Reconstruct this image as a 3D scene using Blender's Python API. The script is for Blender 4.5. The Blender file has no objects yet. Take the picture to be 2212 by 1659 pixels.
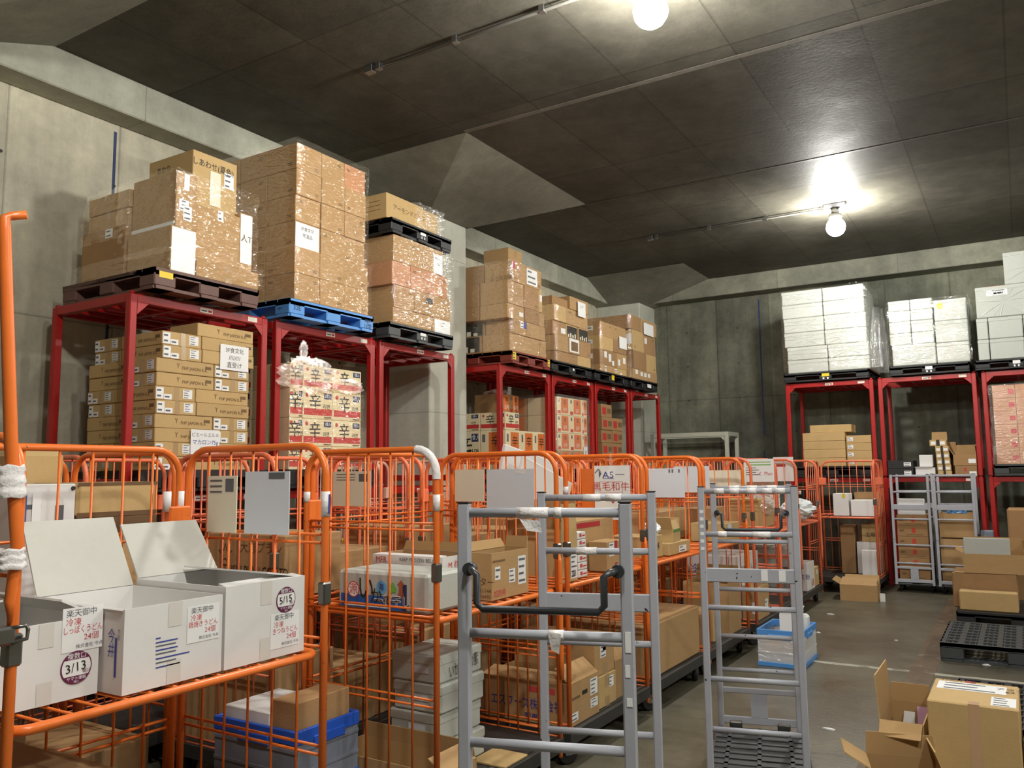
import bpy, math, random
from mathutils import Vector, Matrix
random.seed(7)
PI = math.pi
S = bpy.context.scene
COL = S.collection
# ------------------------------------------------------------------ camera
FPX, CX, CY = 1772.8, 1106.0, 829.5
CAMH = 1.58
_y, _p, _r = math.radians(31.6176), math.radians(6.1637), math.radians(-0.6416)
FW = Vector((-math.sin(_y)*math.cos(_p), math.cos(_y)*math.cos(_p), math.sin(_p)))
_rt = Vector((math.cos(_y), math.sin(_y), 0)); _up = _rt.cross(FW)
RT = _rt*math.cos(_r) + _up*math.sin(_r)
UP = -_rt*math.sin(_r) + _up*math.cos(_r)
CAM = Vector((0, 0, CAMH))
cd = bpy.data.cameras.new('camera'); cd.sensor_width = 36; cd.lens = FPX/2212*36; cd.clip_end = 100; cd.clip_start = 0.02
co = bpy.data.objects.new('camera', cd); COL.objects.link(co)
co.matrix_world = Matrix(((RT.x, UP.x, -FW.x, 0), (RT.y, UP.y, -FW.y, 0), (RT.z, UP.z, -FW.z, CAMH), (0, 0, 0, 1)))
S.camera = co
# ------------------------------------------------------------------ world, exposure
w = bpy.data.worlds.new('world'); S.world = w; w.use_nodes = True
w.node_tree.nodes['Background'].inputs[0].default_value = (0.75, 0.85, 1, 1)
w.node_tree.nodes['Background'].inputs[1].default_value = 0.0
S.view_settings.view_transform = 'Standard'; S.view_settings.look = 'None'
S.view_settings.gamma = 1; S.view_settings.use_curve_mapping = False
S.view_settings.exposure = 0.0
S.cycles.transparent_max_bounces = 24
S.cycles.max_bounces = 8
S.cycles.sample_clamp_indirect = 6.0
LAMP = 560.0            # emission of every bulb in the room
LAMPS = [(-1.85, 4.77), (-1.75, 10.5), (3.6, 4.77), (3.6, 10.5), (-0.4, 0.9), (1.7, 0.9)]  # last entry is an added unseen fill lamp that brightens the foreground

# ------------------------------------------------------------------ measuring helpers: a sight line of the survey meets a real plane
def ray(x, y): return RT*((x-CX)/FPX) - UP*((y-CY)/FPX) + FW
def onX(x, y, X): d = ray(x, y); return CAM + d*(X/d.x)
def onY(x, y, Y): d = ray(x, y); return CAM + d*(Y/d.y)
def onZ(x, y, Z): d = ray(x, y); return CAM + d*((Z-CAMH)/d.z)
def deep(x, y, D): return CAM + ray(x, y)*D

# ------------------------------------------------------------------ materials
MATS = {}
def mat(name, col, rough=.6, metal=0, var=.0, vscale=6, bump=0, bscale=60, spots=None, emit=None, rand=0, stretch=None, spec=None, spot_thr=.68, spot_scale=30):
    if name in MATS: return MATS[name]
    m = bpy.data.materials.new(name); m.use_nodes = True; nt = m.node_tree; N = nt.nodes; L = nt.links
    b = N['Principled BSDF']; b.inputs['Roughness'].default_value = rough; b.inputs['Metallic'].default_value = metal
    if spec is not None: b.inputs['Specular IOR Level'].default_value = spec
    c = (*col, 1); b.inputs['Base Color'].default_value = c
    out = None
    tc = N.new('ShaderNodeTexCoord'); vec = tc.outputs['Object']
    if stretch:
        mp = N.new('ShaderNodeMapping'); mp.inputs['Scale'].default_value = stretch; L.new(vec, mp.inputs[0]); vec = mp.outputs[0]
    if var:
        n = N.new('ShaderNodeTexNoise'); n.inputs['Scale'].default_value = vscale; n.inputs['Detail'].default_value = 6; n.inputs['Roughness'].default_value = .65; L.new(vec, n.inputs['Vector'])
        mr = N.new('ShaderNodeMapRange'); mr.inputs[1].default_value = .25; mr.inputs[2].default_value = .75; mr.inputs[3].default_value = 1-var; mr.inputs[4].default_value = 1+var; L.new(n.outputs['Fac'], mr.inputs[0])
        mx = N.new('ShaderNodeMix'); mx.data_type = 'RGBA'; mx.blend_type = 'MULTIPLY'; mx.inputs[0].default_value = 1; mx.inputs[6].default_value = c; L.new(mr.outputs[0], mx.inputs[7]); out = mx.outputs[2]
    if rand:
        oi = N.new('ShaderNodeObjectInfo'); mr = N.new('ShaderNodeMapRange'); mr.inputs[3].default_value = 1-rand; mr.inputs[4].default_value = 1+rand; L.new(oi.outputs['Random'], mr.inputs[0])
        mx = N.new('ShaderNodeMix'); mx.data_type = 'RGBA'; mx.blend_type = 'MULTIPLY'; mx.inputs[0].default_value = 1; mx.inputs[6].default_value = c
        if out: L.new(out, mx.inputs[6])
        L.new(mr.outputs[0], mx.inputs[7]); out = mx.outputs[2]
    if spots:
        n = N.new('ShaderNodeTexNoise'); n.inputs['Scale'].default_value = spot_scale; n.inputs['Detail'].default_value = 3; L.new(tc.outputs['Object'], n.inputs['Vector'])
        mr = N.new('ShaderNodeMapRange'); mr.inputs[1].default_value = spot_thr; mr.inputs[2].default_value = spot_thr+.02; L.new(n.outputs['Fac'], mr.inputs[0])
        mx = N.new('ShaderNodeMix'); mx.data_type = 'RGBA'; mx.inputs[6].default_value = c; mx.inputs[7].default_value = (*spots, 1)
        if out: L.new(out, mx.inputs[6])
        L.new(mr.outputs[0], mx.inputs[0]); out = mx.outputs[2]
    if out: L.new(out, b.inputs['Base Color'])
    if bump:
        n = N.new('ShaderNodeTexNoise'); n.inputs['Scale'].default_value = bscale; n.inputs['Detail'].default_value = 4; L.new(vec, n.inputs['Vector'])
        bp = N.new('ShaderNodeBump'); bp.inputs['Strength'].default_value = bump; bp.inputs['Distance'].default_value = .01; L.new(n.outputs['Fac'], bp.inputs['Height']); L.new(bp.outputs[0], b.inputs['Normal'])
    if emit:
        b.inputs['Emission Color'].default_value = (*emit[0], 1); b.inputs['Emission Strength'].default_value = emit[1]
    MATS[name] = m; return m
def srgb(r, g, b):
    f = lambda v: (v/255/12.92 if v/255 <= .04045 else ((v/255+.055)/1.055)**2.4)
    return (f(r), f(g), f(b))
KR = mat('kraft_cardboard', srgb(178, 143, 98), .82, var=.07, vscale=9, bump=.12, bscale=120, rand=.06, stretch=(1, 1, 3))
KP = mat('pale_cardboard', srgb(192, 161, 110), .78, var=.06, vscale=9, bump=.1, bscale=120, rand=.05)
KD = mat('dark_cardboard', srgb(160, 124, 84), .85, var=.09, vscale=8, bump=.12, bscale=100, rand=.08)
KO = mat('reddish_cardboard', srgb(190, 138, 98), .8, var=.06, vscale=8, bump=.1, bscale=120, rand=.04)
KI = mat('cardboard_inside', srgb(172, 138, 92), .85, var=.05, vscale=9)
WC = mat('white_cardboard', srgb(226, 224, 222), .55, var=.03, vscale=5, bump=.05, bscale=50, rand=.03)
GC = mat('grey_cardboard_liner', srgb(196, 194, 186), .7, var=.03, vscale=30)
NC = mat('cream_cardboard', srgb(222, 208, 170), .7, var=.04, vscale=8, rand=.04)
FO = mat('white_foam', srgb(186, 189, 182), .6, var=.02, vscale=14, bump=.25, bscale=160, rand=.02)
PA = mat('white_paper', srgb(236, 236, 236), .55, var=.02, vscale=6)
PG = mat('grey_white_sheet', srgb(214, 220, 228), .35, var=.02, vscale=6)
PC = mat('cream_sheet', srgb(226, 220, 198), .5, var=.03, vscale=6)
CT = mat('clear_packing_tape', srgb(176, 146, 106), .22)
BT = mat('brown_packing_tape', srgb(112, 86, 62), .3)
WT = mat('white_tape', srgb(232, 228, 228), .4, var=.05, vscale=40, bump=.5, bscale=60)
INK = mat('black_ink', srgb(38, 34, 30), .6)
INB = mat('brown_print', srgb(116, 90, 58), .7)
ING = mat('grey_ink', srgb(96, 98, 104), .6)
INR = mat('red_ink', srgb(196, 72, 70), .6)
INBL = mat('blue_ink', srgb(52, 62, 150), .6)
PUR = mat('purple_print', srgb(104, 34, 76), .5)
ORP = mat('orange_print', srgb(212, 112, 48), .6)
REP = mat('red_print', srgb(190, 54, 48), .6)
NAV = mat('navy_print', srgb(44, 52, 92), .5)
BLP = mat('bright_blue_print', srgb(34, 96, 176), .45)
GRN = mat('green_print', srgb(110, 180, 80), .5)
YEL = mat('yellow_plastic', srgb(232, 200, 40), .45)
REDT = mat('red_tape', srgb(178, 50, 56), .4)
GRT = mat('green_tape', srgb(80, 140, 70), .4)
OR = mat('orange_paint', srgb(234, 118, 46), .32, var=.06, vscale=12, spots=srgb(70, 34, 20), spot_thr=.72, spot_scale=34)
PK = mat('faded_orange_paint', srgb(236, 122, 84), .36, var=.08, vscale=10, spots=srgb(110, 50, 40), spot_thr=.74, spot_scale=30)
RD = mat('red_paint', srgb(166, 26, 24), .34, var=.07, vscale=7, spots=srgb(90, 20, 16), spot_thr=.76, spot_scale=22)
GY = mat('grey_paint', srgb(172, 174, 183), .42, metal=0, var=.06, vscale=12, spots=srgb(48, 44, 46), spot_thr=.71, spot_scale=26)
WS = mat('cream_white_paint', srgb(190, 192, 176), .45, var=.06, vscale=7)
ZN = mat('zinc_metal', srgb(150, 150, 148), .3, metal=.9, var=.1, vscale=30)
BK = mat('black_plastic', srgb(34, 35, 37), .5, var=.12, vscale=14)
BG = mat('charcoal_plastic', srgb(62, 65, 67), .5, var=.12, vscale=12)
RB = mat('black_rubber', srgb(26, 26, 27), .6)
DK = mat('dark_deck', srgb(50, 48, 46), .6, var=.15, vscale=9, spots=srgb(110, 108, 102), spot_thr=.7, spot_scale=18)
BL = mat('blue_plastic', srgb(84, 148, 218), .42, var=.05, vscale=10)
DB = mat('deep_blue_plastic', srgb(32, 84, 190), .4, var=.05, vscale=10)
BRW = mat('brown_plastic', srgb(104, 74, 66), .55, var=.1, vscale=10)
RBW = mat('red_brown_plastic', srgb(128, 52, 40), .5, var=.1, vscale=10)
HB = mat('handle_black', srgb(52, 54, 58), .35)
BULB = mat('lamp_glow', (1, 1, 1), .5, emit=((1.0, 0.985, 0.92), LAMP))

def concrete(name, col, rough, joints, contrast=.35, streak=False, spec=.5, groove=(.9, 1.8)):
    m = bpy.data.materials.new(name); m.use_nodes = True; nt = m.node_tree; N = nt.nodes; L = nt.links; b = N['Principled BSDF']
    b.inputs['Specular IOR Level'].default_value = spec
    tc = N.new('ShaderNodeTexCoord'); g = tc.outputs['Object']
    def noise(sc, det, vec=g, ro=.6):
        n = N.new('ShaderNodeTexNoise'); n.inputs['Scale'].default_value = sc; n.inputs['Detail'].default_value = det; n.inputs['Roughness'].default_value = ro; L.new(vec, n.inputs['Vector']); return n.outputs['Fac']
    def mrange(a, f0, f1, t0, t1):
        r = N.new('ShaderNodeMapRange'); r.inputs[1].default_value = f0; r.inputs[2].default_value = f1; r.inputs[3].default_value = t0; r.inputs[4].default_value = t1; L.new(a, r.inputs[0]); return r.outputs[0]
    def mul(a, c):
        k = N.new('ShaderNodeMath'); k.operation = 'MULTIPLY'; L.new(a, k.inputs[0]); L.new(c, k.inputs[1]); return k.outputs[0]
    big = mrange(noise(.55, 5), .35, .68, 1-contrast, 1+contrast*.55)
    fine = mrange(noise(7, 8, ro=.75), .3, .7, 1-contrast*.4, 1+contrast*.4)
    mid = mrange(noise(2.3, 6, ro=.7), .32, .68, 1-contrast*.55, 1+contrast*.4)
    f = mul(mul(big, fine), mid)
    if streak:
        mp = N.new('ShaderNodeMapping'); mp.inputs['Scale'].default_value = (6, 6, .5); L.new(g, mp.inputs[0])
        f = mul(f, mrange(noise(1.2, 6, mp.outputs[0]), .3, .7, 1-contrast*.45, 1+contrast*.3))
    if joints:   # recessed lines left by the formwork panels
        sx = N.new('ShaderNodeSeparateXYZ'); L.new(g, sx.inputs[0])
        lines = None; cells = []
        for ax, per, off, wd in joints:
            a = N.new('ShaderNodeMath'); a.operation = 'ADD'; a.inputs[1].default_value = 100*per-off; L.new(sx.outputs[ax], a.inputs[0])
            md = N.new('ShaderNodeMath'); md.operation = 'MODULO'; md.inputs[1].default_value = per; L.new(a.outputs[0], md.inputs[0])
            dv = N.new('ShaderNodeMath'); dv.operation = 'DIVIDE'; dv.inputs[1].default_value = per; L.new(a.outputs[0], dv.inputs[0]); fl = N.new('ShaderNodeMath'); fl.operation = 'FLOOR'; L.new(dv.outputs[0], fl.inputs[0]); cells.append(fl.outputs[0])
            lt = mrange(md.outputs[0], 0, wd, .0, 1.)
            lines = lt if lines is None else mul(lines, lt)
        cb = N.new('ShaderNodeCombineXYZ')          # each cast panel has a tone of its own
        for i_, c_ in enumerate(cells[:3]): L.new(c_, cb.inputs[i_])
        wn = N.new('ShaderNodeTexWhiteNoise'); L.new(cb.outputs[0], wn.inputs['Vector']); f = mul(f, mrange(wn.outputs['Value'], 0, 1, 1-contrast*.4, 1+contrast*.3))
        f = mul(f, mrange(lines, 0, 1, .5, 1))
    mx = N.new('ShaderNodeMix'); mx.data_type = 'RGBA'; mx.blend_type = 'MULTIPLY'; mx.inputs[0].default_value = 1; mx.inputs[6].default_value = (*col, 1); L.new(f, mx.inputs[7])
    L.new(mx.outputs[2], b.inputs['Base Color'])
    L.new(mrange(noise(1.1, 4), .3, .7, rough-.08, rough+.12), b.inputs['Roughness'])
    bp = N.new('ShaderNodeBump'); bp.inputs['Strength'].default_value = .25; bp.inputs['Distance'].default_value = .01; L.new(noise(26, 6), bp.inputs['Height']); L.new(bp.outputs[0], b.inputs['Normal'])
    return m
M_WALL = concrete('wall_concrete', srgb(186, 180, 160), .75, [(1, .9, .35, .022), (0, .9, .15, .022), (2, 1.8, 1.0, .02)], .3, True)
M_COLM = concrete('column_concrete', srgb(190, 190, 176), .7, [(2, 1.8, .45, .012)], .16, True)
M_BEAM = concrete('beam_concrete', srgb(170, 170, 154), .72, [(1, 1.8, .4, .012), (0, 1.8, .4, .012)], .32)
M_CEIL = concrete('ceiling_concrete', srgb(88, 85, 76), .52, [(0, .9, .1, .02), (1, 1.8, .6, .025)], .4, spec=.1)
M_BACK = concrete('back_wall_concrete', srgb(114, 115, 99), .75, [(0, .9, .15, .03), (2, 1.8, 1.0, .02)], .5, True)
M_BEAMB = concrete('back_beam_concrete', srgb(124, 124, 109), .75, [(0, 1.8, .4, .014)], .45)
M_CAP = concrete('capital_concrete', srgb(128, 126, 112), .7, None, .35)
M_FLOOR = concrete('floor_concrete', srgb(104, 99, 83), .34, None, .36, spec=.5)

def film_mat(name, amount, tint=.96, dist=.02, rough=.15, scale=10, detail=1.5, milk=0):
    """clear film: lets the load show through and throws back the lamps from its wrinkles"""
    m = bpy.data.materials.new(name); m.use_nodes = True; nt = m.node_tree; N = nt.nodes; L = nt.links
    for n in list(N): N.remove(n)
    o = N.new('ShaderNodeOutputMaterial'); add = N.new('ShaderNodeAddShader'); tr = N.new('ShaderNodeBsdfTransparent'); gl = N.new('ShaderNodeBsdfGlossy')
    tr.inputs[0].default_value = (tint, tint, tint, 1); gl.inputs['Roughness'].default_value = rough; gl.inputs[0].default_value = (amount, amount, amount, 1)
    tc = N.new('ShaderNodeTexCoord'); mp = N.new('ShaderNodeMapping'); mp.inputs['Scale'].default_value = (1.2, 1.2, 3.6); mp.inputs['Rotation'].default_value = (.35, .3, 0); L.new(tc.outputs['Object'], mp.inputs[0])
    n = N.new('ShaderNodeTexNoise'); n.inputs['Scale'].default_value = scale; n.inputs['Detail'].default_value = detail; n.inputs['Roughness'].default_value = .6; n.inputs['Distortion'].default_value = .8; L.new(mp.outputs[0], n.inputs['Vector'])
    bp = N.new('ShaderNodeBump'); bp.inputs['Strength'].default_value = 1; bp.inputs['Distance'].default_value = dist; L.new(n.outputs['Fac'], bp.inputs['Height']); L.new(bp.outputs[0], gl.inputs['Normal'])
    L.new(tr.outputs[0], add.inputs[0]); L.new(gl.outputs[0], add.inputs[1]); out = add.outputs[0]
    if milk:
        d = N.new('ShaderNodeBsdfDiffuse'); d.inputs[0].default_value = (milk, milk, milk*1.02, 1); a2 = N.new('ShaderNodeAddShader'); L.new(out, a2.inputs[0]); L.new(d.outputs[0], a2.inputs[1]); out = a2.outputs[0]
    L.new(out, o.inputs[0])
    return m
FILM = film_mat('stretch_film', .17, .95, rough=.09)
FILMB = film_mat('crumpled_film', .2, .9, rough=.1, milk=.05)
CLEAR = film_mat('clear_plastic', .1, .55, rough=.2, milk=.3)
BUNCH = film_mat('bunched_film', .3, .78, rough=.12, milk=.12)

# ------------------------------------------------------------------ mesh builder
class MB:
    def __init__(s): s.v = []; s.f = []; s.m = []; s.sm = []
    def quad(s, a, b, c, d, m=0):
        k = len(s.v); s.v += [tuple(a), tuple(b), tuple(c), tuple(d)]; s.f.append((k, k+1, k+2, k+3)); s.m.append(m); s.sm.append(False)
    def poly(s, pts, m=0):
        k = len(s.v); s.v += [tuple(p) for p in pts]; s.f.append(tuple(range(k, k+len(pts)))); s.m.append(m); s.sm.append(False)
    def box(s, x0, y0, z0, x1, y1, z1, m=0, c=0.0):
        if x1 < x0: x0, x1 = x1, x0
        if y1 < y0: y0, y1 = y1, y0
        if z1 < z0: z0, z1 = z1, z0
        k = len(s.v)
        if not c:
            s.v += [(x, y, z) for z in (z0, z1) for y in (y0, y1) for x in (x0, x1)]
            F = [(0, 2, 3, 1), (4, 5, 7, 6), (0, 1, 5, 4), (2, 6, 7, 3), (0, 4, 6, 2), (1, 3, 7, 5)]
        else:
            idx = {}; n = 0; lo = (x0, y0, z0); hi = (x1, y1, z1)
            for i in range(8):
                sg = [(i >> a) & 1 for a in range(3)]
                for a in range(3):
                    p = [hi[q]-c if sg[q] else lo[q]+c for q in range(3)]; p[a] = hi[a] if sg[a] else lo[a]
                    s.v.append(tuple(p)); idx[(i, a)] = n; n += 1
            F = []
            for a in range(3):
                b_, c_ = (a+1) % 3, (a+2) % 3
                for sg in (0, 1):
                    ring = [(sg << a) | (p << b_) | (q << c_) for p, q in ((0, 0), (1, 0), (1, 1), (0, 1))]
                    f = [idx[(i, a)] for i in ring]; F.append(tuple(f if sg else f[::-1]))
                for p in (0, 1):
                    for q in (0, 1):
                        i = (p << b_) | (q << c_); j = i | (1 << a)
                        f = [idx[(i, b_)], idx[(j, b_)], idx[(j, c_)], idx[(i, c_)]]
                        F.append(tuple(f if p ^ q else f[::-1]))
            for i in range(8):
                f = [idx[(i, 0)], idx[(i, 1)], idx[(i, 2)]]; odd = bin(i).count('1') % 2
                F.append(tuple(f if odd else f[::-1]))
        for f in F: s.f.append(tuple(k+i for i in f)); s.m.append(m); s.sm.append(False)
        return s
    def tube(s, pts, r, n=8, m=0, cap=True, closed=False):
        P = [Vector(p) for p in pts]; k = len(s.v); N = len(P); ref = None
        for i, p in enumerate(P):
            if closed: t = (P[(i+1) % N]-P[i-1])
            else: t = (P[min(i+1, N-1)]-P[max(i-1, 0)])
            t.normalize()
            if ref is None: ref = t.orthogonal()
            ref = (ref-t*ref.dot(t)); ref.normalize(); b = t.cross(ref)
            rr = r[i] if isinstance(r, (list, tuple)) else r
            for j in range(n):
                a = 2*PI*j/n; s.v.append(tuple(p+(ref*math.cos(a)+b*math.sin(a))*rr))
        for i in range(N if closed else N-1):
            i2 = (i+1) % N
            for j in range(n):
                j2 = (j+1) % n; s.f.append((k+i*n+j, k+i*n+j2, k+i2*n+j2, k+i2*n+j)); s.m.append(m); s.sm.append(True)
        if cap and not closed:
            s.f.append(tuple(k+j for j in range(n))[::-1]); s.m.append(m); s.sm.append(False)
            s.f.append(tuple(k+(N-1)*n+j for j in range(n))); s.m.append(m); s.sm.append(False)
        return s
    def disc(s, c, ax, r, h, n=16, m=0):
        c = Vector(c); a = Vector(ax).normalized(); return s.tube([c-a*h/2, c+a*h/2], r, n, m)
    def mesh(s, name, mats):
        me = bpy.data.meshes.new(name); me.from_pydata(s.v, [], s.f)
        me.polygons.foreach_set('material_index', s.m); me.polygons.foreach_set('use_smooth', s.sm)
        for x in (mats if isinstance(mats, (list, tuple)) else [mats]): me.materials.append(x)
        me.update(); return me
    def build(s, name, mats, parent=None, loc=(0, 0, 0)): return ob(name, s.mesh(name, mats), parent, loc)
def ob(name, me, parent=None, loc=(0, 0, 0), rot=None):
    o = bpy.data.objects.new(name, me); COL.objects.link(o); o.location = loc
    if rot: o.rotation_euler = rot
    if parent: o.parent = parent
    return o
def arc(c, r, a0, a1, n, ux, uy):
    c = Vector(c); ux = Vector(ux); uy = Vector(uy)
    return [c+ux*(r*math.cos(a0+(a1-a0)*i/n))+uy*(r*math.sin(a0+(a1-a0)*i/n)) for i in range(n+1)]
LABELS = {}
def tag(o, label, cat, group=None):
    label = label.strip()
    if label in LABELS: print('DUP LABEL', label)
    LABELS[label] = 1
    o['label'] = label; o['category'] = cat
    if group: o['group'] = group
    return o
def thing(name, label, cat, loc=(0, 0, 0), rz=0, group=None):
    o = bpy.data.objects.new(name, None); COL.objects.link(o); o.location = loc; o.rotation_euler = (0, 0, rz); o.empty_display_size = .1
    return tag(o, label, cat, group)
KIDS = {}
def copy_tree(o, parent=None):
    c = o.copy(); COL.objects.link(c)
    if parent: c.parent = parent
    for ch in o.children: copy_tree(ch, c)
    return c
def struct(o): o['kind'] = 'structure'; return o

# ------------------------------------------------------------------ print and stickers
_TXT = {}
def textmesh(s, m):
    k = (s, m.name)
    if k not in _TXT:
        cu = bpy.data.curves.new('t', 'FONT'); cu.body = s; cu.align_x = 'CENTER'; cu.align_y = 'CENTER'; cu.size = 1; cu.resolution_u = 2; cu.extrude = 0; cu.space_line = .95
        t = bpy.data.objects.new('t', cu); COL.objects.link(t)
        dg = bpy.context.evaluated_depsgraph_get(); me = bpy.data.meshes.new_from_object(t.evaluated_get(dg)); me.materials.clear(); me.materials.append(m)
        bpy.data.objects.remove(t); _TXT[k] = me
    return _TXT[k]
def frame(size, face):
    sx, sy, sz = size
    return {'+x': (Vector((sx/2, -sy/2, 0)), Vector((0, 1, 0)), Vector((0, 0, 1)), sy, sz),
            '-y': (Vector((-sx/2, -sy/2, 0)), Vector((1, 0, 0)), Vector((0, 0, 1)), sx, sz),
            '-x': (Vector((-sx/2, sy/2, 0)), Vector((0, -1, 0)), Vector((0, 0, 1)), sy, sz),
            '+y': (Vector((sx/2, sy/2, 0)), Vector((-1, 0, 0)), Vector((0, 0, 1)), sx, sz),
            '+z': (Vector((-sx/2, -sy/2, sz)), Vector((1, 0, 0)), Vector((0, 1, 0)), sx, sy)}[face]
def text(b, face, u, v, h, s, m=INK, name='printed_text', off=.0022, sx=1.0, tilt=0, size=None):
    """letters of height h centred at (u, v), fractions of the face"""
    O, U, V, W, H = frame(size or b['_s'], face); n = U.cross(V)
    o = ob(name, textmesh(s, m), b)
    X = U*math.cos(tilt)+V*math.sin(tilt); Y = -U*math.sin(tilt)+V*math.cos(tilt)
    p = O+U*(u*W)+V*(v*H)+n*off; h = h*1.25
    o.matrix_local = Matrix(((X.x*h*sx, Y.x*h, n.x, p.x), (X.y*h*sx, Y.y*h, n.y, p.y), (X.z*h*sx, Y.z*h, n.z, p.z), (0, 0, 0, 1)))
    return o
def patch(b, face, u0, v0, u1, v1, m, name='sticker', off=.0012, size=None, lines=None, lm=None, bar=False, skew=0):
    """a flat print or sticker; u, v are fractions of the face. lines: rows of fine print on it"""
    O, U, V, W, H = frame(size or b['_s'], face); n = U.cross(V); q = MB()
    P = lambda u, v, d: O+U*(u*W+skew*v*H)+V*(v*H)+n*d
    q.quad(P(u0, v0, off), P(u1, v0, off), P(u1, v1, off), P(u0, v1, off), 0)
    mats = [m]
    if lines:
        mats.append(lm or ING); rnd = random.Random(int(u0*1000+v0*777+lines*31)); d = off+.0006
        for i in range(lines):
            va = v1-(v1-v0)*(i+.35)/lines; vb = va-(v1-v0)*.32/lines; a = u0+(u1-u0)*.1; e = u0+(u1-u0)*rnd.uniform(.45, .92)
            q.quad(P(a, vb, d), P(e, vb, d), P(e, va, d), P(a, va, d), 1)
        if bar:
            for i in range(9):
                a = u0+(u1-u0)*(.18+.07*i); e = a+(u1-u0)*rnd.choice((.02, .035, .05)); va = v0+(v1-v0)*.34; vb = v0+(v1-v0)*.08
                q.quad(P(a, vb, d), P(e, vb, d), P(e, va, d), P(a, va, d), 1)
    return q.build(name, mats, b)
_BOX = {}
def boxmesh(size, m, c=.004):
    k = (round(size[0], 3), round(size[1], 3), round(size[2], 3), m.name, c)
    if k not in _BOX:
        sx, sy, sz = k[:3]; _BOX[k] = MB().box(-sx/2, -sy/2, 0, sx/2, sy/2, sz, 0, c).mesh('carton', m)
    return _BOX[k]
def carton(label, x0, x1, y0, y1, z0, z1, m=KR, name='carton', cat='carton', group=None, rz=0, tape=None, tm=None, seam=None, c=.004, gap=.003):
    """a closed box filling the given space. tape: faces that carry a strip of tape; seam: faces with a closing slit"""
    if x1 < x0: x0, x1 = x1, x0
    if y1 < y0: y0, y1 = y1, y0
    size = (x1-x0-gap, y1-y0-gap, z1-z0-gap*.6)
    b = ob(name, boxmesh(size, m, c), None, ((x0+x1)/2, (y0+y1)/2, z0+.0005)); b.rotation_euler = (0, 0, rz); b['_s'] = size
    tag(b, label, cat, group)
    for f in (tape or ()):
        if f == '+z': patch(b, f, .44, 0, .56, 1, tm or CT, 'tape')
        else:
            k = .03/frame(size, f)[3]; patch(b, f, .5-k, .62, .5+k, 1, tm or CT, 'tape'); patch(b, f, .5-k, 0, .5+k, .3, tm or CT, 'tape')
    return b
def opencarton(label, size, loc, rz=0, flaps=None, m=KR, mi=None, ml=None, name='open_carton', cat='carton', group=None, t=.006, flap_len=None, gapflap=.0):
    """box with thin walls, no lid. flaps: {face: degrees from upright (90 flat outwards, 170 hanging, negative inwards)}"""
    sx, sy, sz = size; mi = mi or m; q = MB()
    q.box(-sx/2, -sy/2, 0, sx/2, sy/2, t)
    for a, b_, c_, d in ((-sx/2, -sx/2+t, -sy/2, sy/2), (sx/2-t, sx/2, -sy/2, sy/2)): q.box(a, c_, t, b_, d, sz)
    for c_, d in ((-sy/2, -sy/2+t), (sy/2-t, sy/2)): q.box(-sx/2+t, c_, t, sx/2-t, d, sz)
    b = q.build(name, m, None, loc); b.rotation_euler = (0, 0, rz); b['_s'] = size; tag(b, label, cat, group)
    il = MB()                                     # liner on the inside
    for f in ('+x', '-x', '+y', '-y'):
        O, U, V, W, H = frame(size, f); n = U.cross(V); O = O-n*(t+.0008)
        il.quad(O+V*t+U*t, O+V*t+U*(W-t), O+V*sz+U*(W-t), O+V*sz+U*t)
    il.quad((-sx/2+t, -sy/2+t, t+.001), (sx/2-t, -sy/2+t, t+.001), (sx/2-t, sy/2-t, t+.001), (-sx/2+t, sy/2-t, t+.001))
    il.build('inner_liner', ml or mi, b)
    for f, spec in (flaps or {}).items():
        O, U, V, W, H = frame(size, f); n = U.cross(V)
        a, fl = spec if isinstance(spec, tuple) else (spec, flap_len or min(sx, sy)/2)
        a = math.radians(a); d = V*math.cos(a)+n*math.sin(a); w = -V*math.sin(a)+n*math.cos(a)
        p0 = O+V*sz+U*.004; p1 = O+V*sz+U*(W-.004); k = W*.02
        P = [p0, p1, p1+d*fl-U*k, p0+d*fl+U*k]; A = [p-w*t*.0 for p in P]; B = [p-w*t for p in P]
        fq = MB(); fq.poly(A, 0); fq.poly(B[::-1], 1)
        for i in range(4): j = (i+1) % 4; fq.quad(A[i], B[i], B[j], A[j], 0)
        fq.build('flap', [m, mi], b)
    return b
ORD = ['bottom', 'second', 'third', 'fourth', 'fifth', 'sixth', 'seventh', 'eighth', 'ninth', 'tenth', 'eleventh']
# ------------------------------------------------------------------ the room
XL, XR, YB, YF, ZC = -6.3, 6.5, 13.85, -7.5, 4.84
struct(MB().box(XL-.3, YF-.3, -.2, XR+.3, YB+.3, 0).build('floor', M_FLOOR))
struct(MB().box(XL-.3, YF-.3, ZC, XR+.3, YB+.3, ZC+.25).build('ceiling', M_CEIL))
wl = struct(MB().box(XL-.3, YF-.3, 0, XL, YB+.3, ZC).build('wall_left', M_WALL))
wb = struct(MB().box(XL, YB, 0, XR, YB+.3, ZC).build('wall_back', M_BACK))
struct(MB().box(XR, YF-.3, 0, XR+.3, YB+.3, ZC).build('wall_right', M_WALL))
struct(MB().box(XL, YF-.3, 0, XR, YF, ZC).build('wall_front', M_WALL))
ZB = 4.53
struct(MB().box(XL, YF, ZB, -6.03, YB, ZC, 0, .01).build('beam_left', M_BEAM))
struct(MB().box(XL, 13.5, ZB, XR, YB, ZC, 0, .01).build('beam_back', M_BEAMB))
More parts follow.
